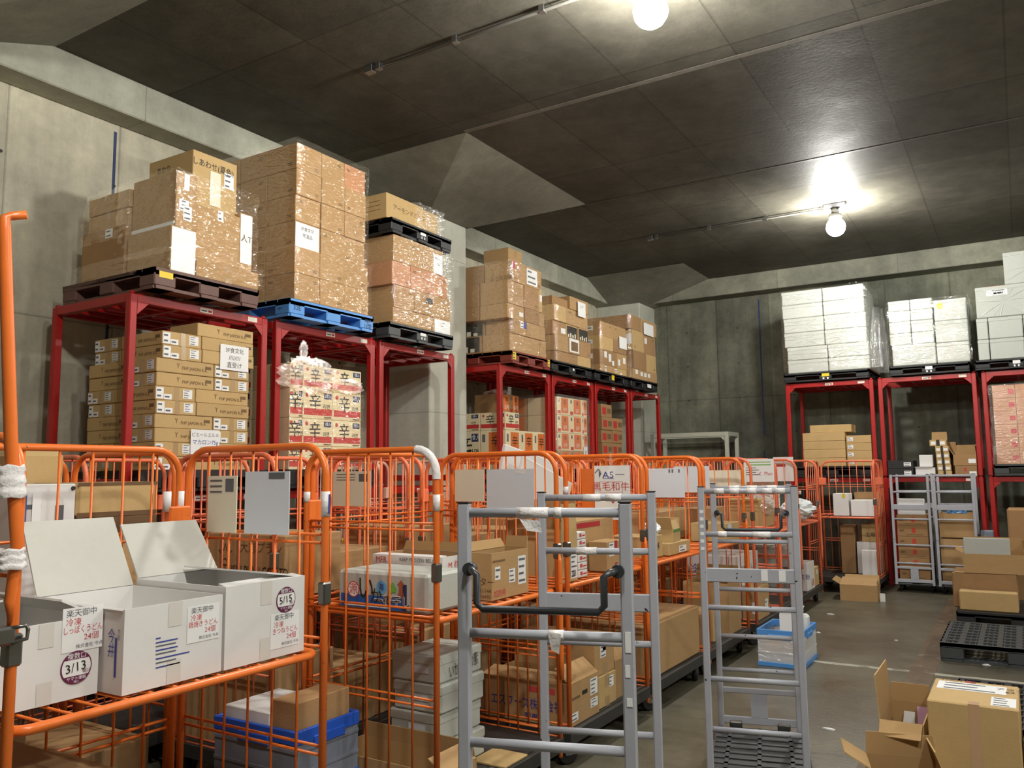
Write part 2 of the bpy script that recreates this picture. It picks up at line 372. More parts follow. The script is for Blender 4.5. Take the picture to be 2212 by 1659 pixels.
def column(yc, xf=-5.48, hw=.36, bx=-4.33, bw=1.28):
    struct(MB().box(XL, yc-hw, 0, xf, yc+hw, 4.52, 0, .012).build('column', M_COLM))
    T = [(XL, yc-bw, ZC), (bx, yc-bw, ZC), (bx, yc+bw, ZC), (XL, yc+bw, ZC)]
    B = [(XL, yc-hw-.02, 4.5), (xf+.02, yc-hw-.02, 4.5), (xf+.02, yc+hw+.02, 4.5), (XL, yc+hw+.02, 4.5)]
    q = MB()
    for i in range(4): j = (i+1) % 4; q.quad(T[i], B[i], B[j], T[j])
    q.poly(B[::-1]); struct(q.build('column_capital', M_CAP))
column(1.96); column(7.53); column(13.52)
# form-tie holes, marker lines, floor lines
hm = MB().disc((0, 0, 0), (1, 0, 0), .013, .006, 10).mesh('tie_hole', INK)
for Y in [1.0+.9*i for i in range(14)]:
    for z in (.4, 1.0, 1.6, 2.2, 2.8, 3.4, 4.0): ob('tie_hole', hm, wl, (XL+.002, Y+.22, z))
hm2 = MB().disc((0, 0, 0), (0, 1, 0), .013, .006, 10).mesh('tie_hole', INK)
for X in [-5.0+.9*i for i in range(8)]:
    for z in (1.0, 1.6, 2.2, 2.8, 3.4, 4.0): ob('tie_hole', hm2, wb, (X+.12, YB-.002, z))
BLM = mat('blue_marker', srgb(36, 52, 92), .6)
a, b = onX(250, 285, XL+.004), onX(247, 470, XL+.004)
MB().box(XL, a.y-.012, 1.9, XL+.004, a.y+.012, a.z).build('blue_marker_line', BLM, wl)
a = onY(1638, 640, YB-.004)
MB().box(a.x-.012, YB-.004, 2.15, a.x+.012, YB, 4.45).build('blue_marker_line', BLM, wb)
a = onY(1650, 950, YB-.004); MB().box(a.x-.012, YB-.004, .5, a.x+.012, YB, 1.9).build('blue_marker_line', BLM, wb)
LB = mat('brown_floor_line', srgb(98, 80, 60), .55, var=.35, vscale=7, spots=srgb(120, 114, 98), spot_thr=.62, spot_scale=9)
LW_ = mat('pale_floor_joint', srgb(168, 164, 150), .6, var=.3, vscale=8, spots=srgb(128, 124, 108), spot_thr=.55, spot_scale=7)
struct(MB().box(-.85, 1, 0, -.67, 12.3, .0025).build('trim_1', LB))
struct(MB().box(-1.9, 7.22, 0, 2.2, 7.29, .002).build('trim_2', LW_))

# ------------------------------------------------------------------ lamps
SEEN = ['large glaring bulb lamp on the ceiling, cut by the upper edge of the photo', 'bulb lamp hung from the far ceiling rail, burning white']
bulb_me = None
for i, (x, y) in enumerate(LAMPS):
    lab = SEEN[i] if i < 2 else ['bulb lamp out of sight over the middle of the hall', 'bulb lamp out of sight near the back wall', 'bulb lamp out of sight above the photographer', 'added fill lamp out of sight, brightening the front of the hall'][i-2]
    t = thing('ceiling_lamp', lab, 'lamp', (x, y, ZC), 0, 'bulb lamps on the ceiling')
    MB().box(-.13, -.05, -.05, .13, .05, 0, 0, .008).build('mounting_plate', GY, t)
    q = MB().disc((0, 0, -.10), (0, 0, 1), .045, .1, 16); q.disc((0, 0, -.16), (0, 0, 1), .075, .05, 20); q.build('socket', ZN, t)
    q = MB(); nr = 8; pr = []
    for k in range(nr+1):
        a_ = PI*k/nr; pr.append((math.sin(a_)*.115, -.295+math.cos(a_)*.115))
    for k, (rr, zz) in enumerate(pr):
        for j in range(14): q.v.append((rr*math.cos(2*PI*j/14), rr*math.sin(2*PI*j/14), zz))
    for k in range(nr):
        for j in range(14): q.f.append((k*14+j, (k+1)*14+j, (k+1)*14+(j+1) % 14, k*14+(j+1) % 14)); q.m.append(0); q.sm.append(True)
    q.build('bulb', BULB, t)
def rail(y, xa, xb, label, name='lighting_conduit'):
    q = MB(); q.tube([(xa, y, ZC-.035), (xb, y, ZC-.035)], .013, 8); o = q.build(name, mat('conduit_grey', srgb(92, 90, 84), .5, metal=.4)); tag(o, label, 'conduit', 'conduits under the ceiling')
    for k in range(int(abs(xb-xa)/.75)+1):
        x = xa+(xb-xa)*min(1, (k*.75+.1)/abs(xb-xa)); MB().box(x-.02, y-.025, ZC-.052, x+.02, y+.025, ZC).build('clip', ZN, o)
    MB().box(xa-.03, y-.03, ZC-.06, xa+.05, y+.03, ZC, 0, .004).build('end_box', ZN, o)
    return o
rail(4.77, -4.25, -1.95, 'thin grey conduit running along the ceiling to the larger glaring lamp')
rail(10.53, -4.2, -1.9, 'thin grey conduit running along the ceiling to the far lamp')

SEAM = mat('pale_ceiling_seam', srgb(104, 100, 91), .6, var=.3, vscale=5); SEAMD = mat('dark_ceiling_seam', srgb(58, 54, 48), .5, var=.3, vscale=5)
struct(MB().box(-4.33, 6.2, ZC-.0015, 2.6, 6.26, ZC+.01).build('trim_3', SEAM))
struct(MB().box(-4.33, 8.8, ZC-.004, 4.5, 8.83, ZC+.01).build('trim_4', SEAMD))
# ------------------------------------------------------------------ red stacking racks
RW, RDP = 1.2, .95
LBL = mat('rack_label', srgb(232, 226, 214), .5)
_rack = {}
def rack(label, loc, rz, ht, group):
    if ht in _rack:
        t = copy_tree(_rack[ht]); t.location = loc; t.rotation_euler = (0, 0, rz); tag(t, label, 'rack', group); return t
    t = thing('stacking_rack', label, 'rack', loc, rz, group); _rack[ht] = t
    p = .056; bh = .062
    for x in (0, RW-p):
        for y in (0, RDP-p): MB().box(x, y, 0, x+p, y+p, ht-.004, 0, .006).build('post', RD, t)
    for y, nm in ((0, 'front_beam'), (RDP-p, 'rear_beam')): MB().box(p, y+.004, ht-bh, RW-p, y+p-.004, ht, 0, .003).build(nm, RD, t)
    for x in (0, RW-p): MB().box(x+.004, p, ht-bh, x+p-.004, RDP-p, ht, 0, .003).build('side_beam', RD, t)
    for x in (0, RW-p): MB().box(x+.004, p, .03, x+p-.004, RDP-p, .03+bh, 0, .003).build('foot_beam', RD, t)
    g = MB()
    for x, s in ((p, 1), (RW-p, -1)):
        g = MB()
        g.poly([(x, .002, ht-bh-.085), (x, .002, ht-bh), (x+s*.085, .002, ht-bh)][::-s]); g.poly([(x, .01, ht-bh-.085), (x, .01, ht-bh), (x+s*.085, .01, ht-bh)][::s])
        g.quad((x, .002, ht-bh-.085), (x+s*.085, .002, ht-bh), (x+s*.085, .01, ht-bh), (x, .01, ht-bh-.085))
        g.build('gusset', RD, t)
    dk = MB().box(0, -.02, 0, .05, .02, .03).mesh('deck_bar', RD)
    for k in range(4): MB().box(p, .19+k*.19, ht-.05, RW-p, .23+k*.19, ht-.008).build('deck_bar', RD, t)
    for k in range(2): MB().box(.4+k*.36, p, ht-.056, .44+k*.36, RDP-p, ht-.012).build('deck_bar', RD, t)
    for x in (p/2, RW-p/2):
        for y in (p/2, RDP-p/2): MB().tube([(x, y, ht-.004), (x, y, ht+.012), (x, y, ht+.018)], [.02, .02, .012], 10).build('stacking_pin', RD, t)
    for x, wd in ((.56, .11), (RW-.2, .09)):
        o = MB(); o.quad((x, .0015, ht-.05), (x+wd, .0015, ht-.05), (x+wd, .0015, ht-.014), (x, .0015, ht-.014))
        if wd > .1: o.quad((x+.07, .0008, ht-.042), (x+.1, .0008, ht-.042), (x+.1, .0008, ht-.026), (x+.07, .0008, ht-.026), 1); o.quad((x+.01, .0008, ht-.04), (x+.06, .0008, ht-.04), (x+.06, .0008, ht-.03), (x+.01, .0008, ht-.03), 2)
        o.build('rack_label', [LBL, REP, ING], t)
    return t
Z1, Z2 = 1.455, 2.83
XF = -5.06; XRR = XF-RDP
R1 = [3.30, 4.59, 5.86]; R2 = [7.96, 9.217, 10.474, 11.73]; YRK = 12.4; R3 = [-2.89, -1.63, -.37]
for k, y in enumerate(R1):
    d = ['carrying the brown pallet of film-wrapped mixed boxes', 'carrying the tall stack on the blue pallet', 'next to the concrete column, carrying two black pallets'][k]
    rack('red upper rack '+d, (XF, y, Z1+.02), PI/2, Z2-Z1-.02, 'upper racks before the column')
    d = ['under the flat brown cartons', 'under the spicy noodle cartons', 'standing empty beside the concrete column'][k]
    rack('red lower rack '+d, (XF, y, 0), PI/2, Z1, 'lower racks before the column')
for k, y in enumerate(R2):
    d = ['with the red-brown pallet on top', 'with black-windowed boxes in the load on top', 'with many small white labels on its load', 'last before the corner of the hall'][k]
    rack('red upper rack past the column, '+d, (XF, y, Z1+.02), PI/2, Z2-Z1-.02, 'upper racks past the column')
    d = ['holding yellowish noodle cartons at its edge', 'below the orange printed cartons in film', 'below the stacked cartons with red print', 'empty, beside the corner pillar'][k]
    rack('red lower rack past the column, '+d, (XF, y, 0), PI/2, Z1, 'lower racks past the column')
for k, x in enumerate(R3):
    d = ['with the tallest doubled white foam boxes', 'with white foam boxes marked by a yellow dot', 'at the picture edge with the highest foam stack'][k]
    rack('red upper rack at the back wall '+d, (x, YRK, Z1+.02), 0, Z2-Z1-.02, 'upper racks at the back wall')
    d = ['behind the last orange cage', 'behind the two grey trolleys', 'behind the heap of big brown cartons'][k]
    rack('red lower rack at the back wall '+d, (x, YRK, 0), 0, Z1, 'lower racks at the back wall')
# white frame by the back wall
A = onY(1405, 938, 13.05); B = onY(1572, 932, 13.05)
t = thing('steel_frame', 'cream-white empty steel frame rack standing by the back wall', 'rack', (A.x, 13.05, 0)); wd = B.x-A.x; h = A.z
for x in (0, wd-.06):
    for y in (0, .55): MB().box(x, y, 0, x+.06, y+.06, h, 0, .004).build('post', WS, t)
for y in (0, .55): MB().box(.06, y, h-.07, wd-.06, y+.06, h, 0, .004).build('top_beam', WS, t)
for x in (0, wd-.06): MB().box(x, .06, h-.07, x+.06, .55, h, 0, .004).build('side_beam', WS, t)
for x, s in ((.06, 1), (wd-.06, -1)): g = MB(); g.poly([(x, .01, h-.15), (x, .01, h-.07), (x+s*.08, .01, h-.07)][::-s]); g.build('gusset', WS, t)
MB().box(.06, .0, .05, wd-.06, .06, .11).build('foot_beam', WS, t)

# ------------------------------------------------------------------ pallets
_pal = {}
def pallet(label, cx, cy, z, m, rz=0, L=1.1, W=1.1, H=.145, group=None, grid=False, front='+x'):
    k = (m.name, L, W, H, grid)
    if k not in _pal:
        q = MB(); tx = .022
        if grid:
            for i in range(9): y = -W/2+.02+i*(W-.04)/8; q.box(-L/2, y-.02, H-.03, L/2, y+.02, H)
            for i in range(9): x = -L/2+.02+i*(L-.04)/8; q.box(x-.02, -W/2, H-.03, x+.02, W/2, H-.001)
            for i in range(26): x = -L/2+.05+i*(L-.1)/25; q.box(x-.005, -W/2+.02, H-.028, x+.005, W/2-.02, H-.006)
        else:
            for i in range(8): y = -W/2+(W/8)*i; q.box(-L/2, y+.006, H-.025, L/2, y+W/8-.006, H)
            q.box(-L/2, -W/2, H-.05, L/2, W/2, H-.02)
        for x in (-1, 0, 1):
            for y in (-1, 0, 1):
                bx = .17; q.box(x*(L-bx)/2-bx/2, y*(W-bx)/2-bx/2, .02, x*(L-bx)/2+bx/2, y*(W-bx)/2+bx/2, H-.028, 0, .008)
        for x in (-1, 0, 1): q.box(x*(L-.17)/2-.07, -W/2, 0, x*(L-.17)/2+.07, W/2, .022)
        for y in (-1, 1): q.box(-L/2, y*(W-.17)/2-.07, 0, L/2, y*(W-.17)/2+.07, .022)
        for y in (-1, 1): q.box(-L/2, y*(W/2)-.012 if y > 0 else -W/2, H-.04, L/2, W/2 if y > 0 else -W/2+.012, H-.001)
        for x in (-1, 1): q.box(x*(L/2)-.012 if x > 0 else -L/2, -W/2, H-.04, L/2 if x > 0 else -L/2+.012, W/2, H-.001)
        _pal[k] = q.mesh('pallet', m)
    o = ob('pallet', _pal[k], None, (cx, cy, z+.001)); o.rotation_euler = (0, 0, rz); o['_s'] = (L, W, H)
    tag(o, label, 'pallet', group)
    return o
def film(label, x0, x1, y0, y1, z0, z1, amp=.012, m=None, seed=0, top=True, pinch=0, nz=16, skirt=0, group='stretch film around loads'):
    z0 = max(z0, TP+.003) if 2.9 < z0 < TP+.1 else z0
    """a loose skin of film around a load"""
    rnd = random.Random(seed); q = MB(); ring = []; s = .02
    x0 -= s; x1 += s; y0 -= s; y1 += s
    def seg(a, b, n): return [(a[0]+(b[0]-a[0])*i/n, a[1]+(b[1]-a[1])*i/n) for i in range(n)]
    c = .02
    P = [(x0+c, y0), (x1-c, y0), (x1, y0+c), (x1, y1-c), (x1-c, y1), (x0+c, y1), (x0, y1-c), (x0, y0+c)]
    for i in range(8): ring += seg(P[i], P[(i+1) % 8], 12 if i % 2 == 0 else 2)
    n = len(ring); mx, my = (x0+x1)/2, (y0+y1)/2
    for k in range(nz+1):
        z = z0+(z1-z0)*k/nz
        for i, (x, y) in enumerate(ring):
            d = rnd.uniform(0, 1)**2*amp; l = math.hypot(x-mx, y-my); f = 1+d/l-(pinch*(k/nz)**3)+(skirt*(1-k/nz)**3)
            q.v.append((mx+(x-mx)*f, my+(y-my)*f, z+rnd.uniform(-.3, .3)*(z1-z0)/nz*(0 < k < nz)))
    for k in range(nz):
        for i in range(n):
            j = (i+1) % n; q.f.append((k*n+i, k*n+j, (k+1)*n+j, (k+1)*n+i)); q.m.append(0); q.sm.append(True)
    if top:
        b = len(q.v); q.v.append((mx, my, z1+.01))
        for i in range(n): q.f.append((nz*n+i, nz*n+(i+1) % n, b)); q.m.append(0); q.sm.append(True)
    o = q.build('stretch_film', m or FILM); tag(o, label, 'film', group); return o
# ------------------------------------------------------------------ loads on the red racks along the side wall
PZ = .02               # pallets rest on the stacking pins
def fy(x, y, X): return onX(x, y, X).y
def fz(x, y, X): return onX(x, y, X).z
TP = Z2+PZ+.147        # top of a pallet on the upper racks
LP = Z1+PZ+.147
def pal_at(label, xl, xr, y, X, z, m, H=.145, **k):
    a, b = fy(xl, y, X), fy(xr, y, X); o = pallet(label, X-.55, (a+b)/2, z, m, PI/2, b-a, 1.1, H, **k); return o
def rowlab(i, n): return 'top' if i == n-1 else ORD[i]
def colname(j, n): return {1: ['single'], 2: ['first', 'second'], 3: ['first', 'middle', 'last']}[n][j]
def prints(b, face, rnd, k=2):
    """small two-line handling print found on many cartons"""
    for _ in range(k):
        u, v = rnd.choice(((.1, .72), (.72, .15), (.7, .72), (.12, .14))); patch(b, face, u, v, u+.16, v+.03, INB, 'printed_mark'); patch(b, face, u, v+.06, u+.16, v+.09, INB, 'printed_mark')
def paper(b, face, u0, v0, u1, v1, lines=(), m=PA, ink=INK, hs=None, name='paper_sheet', skew=0, off=.003):
    p = patch(b, face, u0, v0, u1, v1, m, name, off, skew=skew)
    n = len(lines); W, H = frame(b['_s'], face)[3:]
    for i, s in enumerate(lines):
        h = (hs or [.13]*n)[i]*(v1-v0)*H
        text(b, face, (u0+u1)/2, v1-(v1-v0)*(i+.8)/(n+.6), h, s, ink, 'handwriting', off+.0015)
    return p

# brown pallet, mixed load ------------------------------------------------
X = -4.92
PB = pal_at('dark brown plastic pallet under the film-wrapped mixed boxes', 332, 559, 640, -4.9, Z2+PZ, BRW)
patch(PB, '-y', .04, .55, .16, .85, YEL, 'sticker')
G = 'boxes on the brown pallet'
y0 = fy(366, 601, X); y1 = fy(422, 590, X); y2 = fy(519, 560, X); y3 = fy(556, 640, X)
zA = fz(366, 483, X); zt = fz(376, 363, X); zB = fz(422, 437, X)
b = carton('tall carton with a large white sheet, lowest front corner on the brown pallet', X-.5, X, y0, y1, TP, zA, group=G)
paper(b, '+x', .02, .02, .98, .97, m=PA)
b = carton('carton patched with white labels, above the white sheet on the brown pallet', X-.5, X, y0+.03, y1, zA, zt, KR, group=G)
patch(b, '+x', .36, .68, .6, .97, PA, 'sticker'); patch(b, '+x', .15, .3, .6, .5, PA, 'sticker', lines=3); patch(b, '+x', .35, .14, .75, .4, PA, 'sticker', .002, lines=3)
patch(b, '-y', 0, 0, .98, .09, PA, 'white_strap', .003)
b = carton('long low carton along the front edge of the brown pallet', X-.5, X+.01, y1, y3, TP, fz(424, 557, X), group=G, tape=['+x'])
zb = fz(424, 557, X)
b = carton('large blank carton in the middle of the brown pallet load', X-.48, X-.01, y1, y2, zb, zB, group=G)
patch(b, '+x', .48, .8, .6, 1, PA, 'sticker', lines=2)
b = carton('narrow carton with a white handwritten sheet, end of the brown pallet load', X-.45, X-.015, y2, fy(549, 500, X), zb, fz(518, 456, X), group=G)
paper(b, '+x', .05, .12, .95, .98, ['人T'], hs=[.14])
xt = X-.07; b = carton('yellowish carton with black handwriting on the very top of the film-wrapped load', xt-.52, xt, fy(418, 319, xt), fy(513, 360, xt), zB, fz(418, 321, xt), KP, group=G)
text(b, '+x', .45, .8, .05, 'しあわせ(夏色)', INK, 'handwriting', sx=.9); text(b, '-y', .35, .78, .045, 'あかり', INK, 'handwriting')
paper(b, '+x', .38, .1, .62, .72, m=PC); patch(b, '+x', .7, .5, .92, .78, PA, 'sticker', .002, lines=3)
yb = y0+.02
b = carton('big dark carton low at the rear of the brown pallet', X-1.06, X-.52, y0-.01, y1+.05, TP, onY(190, 506, y0).z, KD, group=G)
zr = onY(190, 506, y0).z; hr = (onY(190, 430, y0).z-zr)/2
patch(b, '-y', .55, .82, .72, .98, PA, 'sticker', lines=2)
for i in range(2):
    carton(['lower', 'upper'][i]+' of two light flat cartons at the rear of the brown pallet', X-1.04, X-.53, yb, y1, zr+i*hr, zr+(i+1)*hr-.006, KR, group=G, tape=['-y'])
film('wrinkled stretch film around the lower boxes on the brown pallet', X-1.07, X, y0-.01, y3+.01, TP-.06, zb+.03, .03, seed=3, top=False, skirt=.01)
film('stretch film around the higher boxes on the brown pallet', X-.63, X+.005, y0+.02, fy(549, 500, X), zb, zt+.005, .02, seed=4, top=False)
film('sagging stretch film over the light rear cartons of the brown pallet', X-1.06, X-.53, yb-.005, y1, zr-.1, zr+2*hr+.02, .04, seed=5, pinch=.12)

# blue pallet, tall regular stack ----------------------------------------
X = -4.93
PBL = pal_at('bright blue plastic pallet marked 32E under the tall carton stack', 625, 807, 690, -4.9, Z2+PZ, BL)
text(PBL, '-y', .08, .5, .045, '32E', NAV); text(PBL, '-y', .922, .68, .042, 'upr', NAV, sx=1.1); text(PBL, '-y', .922, .3, .04, '12型', NAV); text(PBL, '-x', .9, .5, .03, 'upr', NAV)
G = 'cartons on the blue pallet'; rnd = random.Random(5)
lo = [fy(x, 650, X) for x in (631.6, 686.7, 739, 792)]; hi = [fy(x, 480, X) for x in (639, 693.7, 743.7, 789)]
zt = fz(639, 304, X); dz = (zt-TP)/6
for i in range(6):
    c = lo if i < 2 else hi; xo = X+(.02 if i < 2 else 0)
    for j in range(3):
        m = KO if (i == 5 and j == 2) else KR; jit = rnd.uniform(-.008, .008)
        lab = f'{"reddish" if m is KO else "plain"} carton, {colname(j, 3)} of three on the front of the {rowlab(i, 6)} layer above the blue pallet'
        b = carton(lab, xo-.35+jit, xo+jit, c[j], c[j+1], TP+i*dz, TP+(i+1)*dz, m, group=G); prints(b, '+x', rnd, 1)
        if i == 2 and j == 0: paper(b, '+x', .0, .02, .94, .95, ['3F食文化', '常温品', ''], hs=[.15, .15, .1], ink=ING)
        if j == 0: prints(b, '-y', rnd, 1)
    for k in range(2):
        b = carton(f'carton {["behind the front row", "at the rear"][k]} of the {rowlab(i, 6)} layer on the blue pallet, end side showing', xo-.35*(k+2)+.01, xo-.35*(k+1)-.003, c[0], c[1], TP+i*dz, TP+(i+1)*dz, KR, group=G); prints(b, '-y', rnd, 1)
film('glossy stretch film wrapped round the tall stack on the blue pallet', X-1.05, X+.005, hi[0], hi[3]+.005, TP+2*dz, zt+.03, .014, seed=8)
film('stretch film round the two lowest layers on the blue pallet', X-1.05, X+.025, lo[0], lo[3]+.005, TP-.03, TP+2*dz, .012, seed=9, top=False)

# two black pallets, one on the load of the other --------------------------
P3 = pal_at('charcoal plastic pallet at the foot of the load beside the concrete column', 841, 979, 730, -4.92, Z2+PZ, BG)
P4z = fz(848, 503, X)
G = 'cartons between the two black pallets'
L3 = [((850, 893, 934, 972), KR), ((854, 896, 936, 973), KR), ((848, 888, 930, 968), KO), ((850, 905, 958), KR)]
zs = [TP, fz(850, 662, X), fz(850, 612, X), fz(850, 561, X), P4z]
for i, (px, m) in enumerate(L3):
    c = [fy(x, 620, X) for x in px]; n = len(c)-1
    for j in range(n):
        b = carton(f'{"orange-brown" if m is KO else "brown"} carton, {colname(j, n)} in the {ORD[i]} layer between the two black pallets', X-.4, X+random.uniform(-.008, .008), c[j], c[j+1], zs[i], zs[i+1], m, group=G); prints(b, '+x', rnd, 1)
        if (i, j) == (3, 1): paper(b, '+x', .6, .02, .98, .8, ['3F食文化', '常温品', ''], hs=[.12, .12, .1], ink=ING)
        if (i, j) == (0, 2): paper(b, '+x', .1, .0, .98, .9, ['3F食文化', '常温品', ''], hs=[.12, .12, .1], ink=ING)
        if (i, j) == (1, 1): patch(b, '+x', .6, .55, .98, .8, INK, 'hand_hole')
    b = carton(f'brown carton behind the {ORD[i]} layer between the two black pallets', X-1.0, X-.42, c[0], c[1]+.05, zs[i], zs[i+1], m, group=G); prints(b, '-y', rnd, 1)
film('stretch film with a bright sheen around the load beside the column', X-1.01, X+.012, fy(848, 620, X), fy(974, 620, X), TP-.03, P4z-.02, .03, seed=14, top=False)
a, b_ = fy(846, 490, -4.9), fy(975, 530, -4.9)
P4 = pallet('black plastic pallet high up on top of the carton load', -4.9-.55, (a+b_)/2, P4z, BK, PI/2, b_-a, 1.1, .14)
for P_ in (P3, P4):
    patch(P_, '-y', .46, .5, .55, .7, PA, 'printed_mark'); patch(P_, '-y', .475, .25, .49, .42, PA, 'printed_mark'); patch(P_, '-y', .52, .25, .535, .42, PA, 'printed_mark')
z5 = P4z+.143
b = carton('pale carton with faint handwriting on the topmost black pallet', X-.75, X-.02, fy(838, 480, X), fy(919, 480, X), z5, fz(838, 413, X), KP, group='cartons on the topmost black pallet', tape=['+z'])
text(b, '+x', .6, .5, .05, 'アーモンドミルク', INB, 'handwriting')
for k in range(3): patch(b, '-y', .35, .35+.18*k, .9, .37+.18*k, INB, 'printed_mark')
b = carton('lower pale carton at the end of the topmost black pallet', X-.7, X-.03, fy(919, 480, X)+.005, fy(951, 500, X), z5, fz(919, 451, X), KP, group='cartons on the topmost black pallet')
film('torn bunched film draped over the pale cartons on the topmost pallet', X-.5, X-.015, fy(905, 480, X), fy(951, 500, X), z5, fz(919, 449, X)+.02, .05, FILMB, seed=17)

# flat brown cartons (lower tier) -------------------------------------------
X = -4.98
PF = pallet('black plastic pallet under the flat brown cartons', X-.54, R1[0]+.6, Z1+PZ, BK, PI/2, 1.08, 1.1)
text(PF, '-x', .55, .5, .05, 'FDS', PA)
for k in range(5): pallet(f'black plastic pallet stored under the rack of flat cartons, {rowlab(k, 5)} of five', X-.54, R1[0]+.6, .145*k, BK, PI/2, 1.06, 1.1, group='stored black pallets')
for k in range(6): pallet(f'black plastic pallet stored under the rack of noodle cartons, {rowlab(k, 6)} of six', X-.54, R1[1]+.6, .145*k, BK, PI/2, 1.06, 1.1, group='stored black pallets')
G = 'flat cartons with white end labels'
def flat_long(b, f):
    text(b, f, .66, .42, .026, 'FHP JAPON K.K.', INB, sx=.95); text(b, f, .36, .55, .04, 'Y', INB, sx=.8); patch(b, f, .84, .5, .95, .74, INB, 'handling_marks')
def flat_end(b, f):
    patch(b, f, .02, .08, .2, .9, PA, 'end_label', lines=2); patch(b, f, .21, .06, .4, .45, PA, 'end_label', lines=1); patch(b, f, .68, .2, .92, .88, PA, 'end_label', lines=4); patch(b, f, .46, .0, .58, 1, CT, 'tape')
ya, yb_ = fy(335, 900, X), fy(537, 900, X); Wd = yb_-ya; sh = Wd*.405; lg = Wd-sh; zt = fz(346, 712, X); dz = (zt-LP)/10
rnd = random.Random(11)
for i in range(10):
    odd = (i//2) % 2; jx, jy = rnd.uniform(-.006, .006), rnd.uniform(-.006, .006)+(.03 if i > 7 else 0)
    z0, z1 = LP+i*dz, LP+(i+1)*dz; r = rowlab(i, 10)
    if not odd:
        b = carton(f'flat carton, labelled end to the front, {r} layer of the brown stack', X-lg+jx, X+jx, ya+jy, ya+sh+jy, z0, z1, KP, group=G); flat_end(b, '+x'); flat_long(b, '-y')
        b = carton(f'flat carton, long printed side to the front, {r} layer of the brown stack', X-sh+jx, X+jx, ya+sh+jy+.004, yb_+jy, z0, z1, KP, group=G); flat_long(b, '+x')
        b = carton(f'flat carton at the rear corner, {r} layer of the brown stack', X-Wd+jx, X-lg+jx-.006, ya+jy, ya+lg+jy, z0, z1, KP, group=G); flat_end(b, '-y')
    else:
        b = carton(f'flat carton, long printed side to the front, {r} layer of the brown stack', X-sh+jx, X+jx, ya+jy, ya+lg+jy, z0, z1, KP, group=G); flat_long(b, '+x'); flat_end(b, '-y')
        b = carton(f'flat carton, labelled end to the front, {r} layer of the brown stack', X-lg+jx, X+jx, ya+lg+jy+.004, yb_+jy, z0, z1, KP, group=G); flat_end(b, '+x')
        b = carton(f'flat carton at the rear corner, {r} layer of the brown stack', X-Wd+jx, X-sh+jx-.006, ya+jy, ya+sh+jy, z0, z1, KP, group=G); flat_long(b, '-y')
    if i == 8: BP1 = b
b = carton('single flat carton lying above all others on the brown stack', X-sh, X, fy(427, 715, X), yb_+.03, zt, zt+dz, KP, group=G); flat_long(b, '+x'); b1 = b
def sheet(label, xl, xr, yt, yb, X, lines, hs, inks=None, group=None, m=PA, t=.0015):
    """a sheet of paper taped to the front plane X of a load"""
    y0, y1, z0, z1 = fy(xl, yb, X), fy(xr, yb, X), fz(xl, yb, X), fz(xl, yt, X); s = (t, y1-y0, z1-z0)
    o = MB().box(-t/2, -s[1]/2, 0, t/2, s[1]/2, s[2]).build('paper_sheet', m, None, (X, (y0+y1)/2, z0)); o['_s'] = s; tag(o, label, 'paper', group)
    n = len(lines)
    for i, l in enumerate(lines):
        if l: text(o, '+x', .5, 1-(i+.75)/(n+.4), hs[i]*s[2], l, (inks or [INK]*n)[i], 'handwriting', .001)
    return o
sheet('white sheet with 3F note taped to the upper flat cartons', 475, 536, 742, 797, X+.012, ['3F食文化', '////////', '直受け'], [.18, .2, .2], group='paper notes on loads')
sheet('white sheet with katakana note taped low on the flat cartons', 411, 473, 927, 982, X+.012, ['ピエールエルメ', 'マカロン75g', '12ヶ'], [.15, .18, .22], [ING, INBL, ING], group='paper notes on loads')

# spicy noodle cartons ----------------------------------------------------------
_nood = {}
def noodle(b, f, kind):
    W, H = frame(b['_s'], f)[3:]
    if kind == 'shin':
        patch(b, f, .03, .13, .97, .36, REP, 'red_band'); text(b, f, .4, .55, H*.5, '辛', INK, 'printed_character', .003, tilt=.03); text(b, f, .78, .44, H*.15, '라면', INK, 'printed_text', .003)
        d = MB().disc((0, 0, 0), (1, 0, 0) if 'x' in f else (0, 1, 0), H*.075, .001, 14).build('round_mark', REP, b); O, U, V, W_, H_ = frame(b['_s'], f); d.location = O+U*(W*.13)+V*(H*.82)+U.cross(V)*.0015
        patch(b, f, .7, .72, .95, .93, NAV, 'badge'); text(b, f, .825, .825, H*.13, '3食入', PA, 'printed_text', .003, sx=.75); patch(b, f, .7, .04, .95, .09, INB, 'printed_mark')
    else:
        patch(b, f, .34, .12, .9, .95, ORP, 'orange_panel'); text(b, f, .62, .7, H*.24, '卒' if kind == 'o2' else '辛', INK, 'printed_character', .003); text(b, f, .62, .3, H*.2, '김치', PA, 'printed_text', .003)
        patch(b, f, .05, .06, .28, .24, REP, 'red_print'); patch(b, f, .08, .7, .2, .9, ING, 'printed_mark')
X = -5.0
a, b_ = fy(600, 1000, X), fy(800, 1000, X)
pallet('black plastic pallet under the spicy noodle cartons', X-.54, 5.19, Z1+PZ, BK, PI/2, 1.08, 1.1)
G = 'spicy noodle cartons'
c = [fy(x, 900, X) for x in (590, 654, 719, 780)]; c[0] = max(c[0], 4.69); zr = [LP, fz(654, 963, X), fz(654, 903, X), fz(654, 840, X), fz(654, 785.6, X)]
rowz = [LP+i*(zr[4]-LP)/5 for i in range(6)]
rowz = [LP, LP+(zr[1]-LP)*.0+.0]+zr[1:] if False else rowz
hgt = zr[2]-zr[1]; rowz = [zr[1]-hgt*k for k in (2, 1)]; rowz = [LP+.001, max(LP+.12, zr[1])]+[zr[2], zr[3], zr[4]]
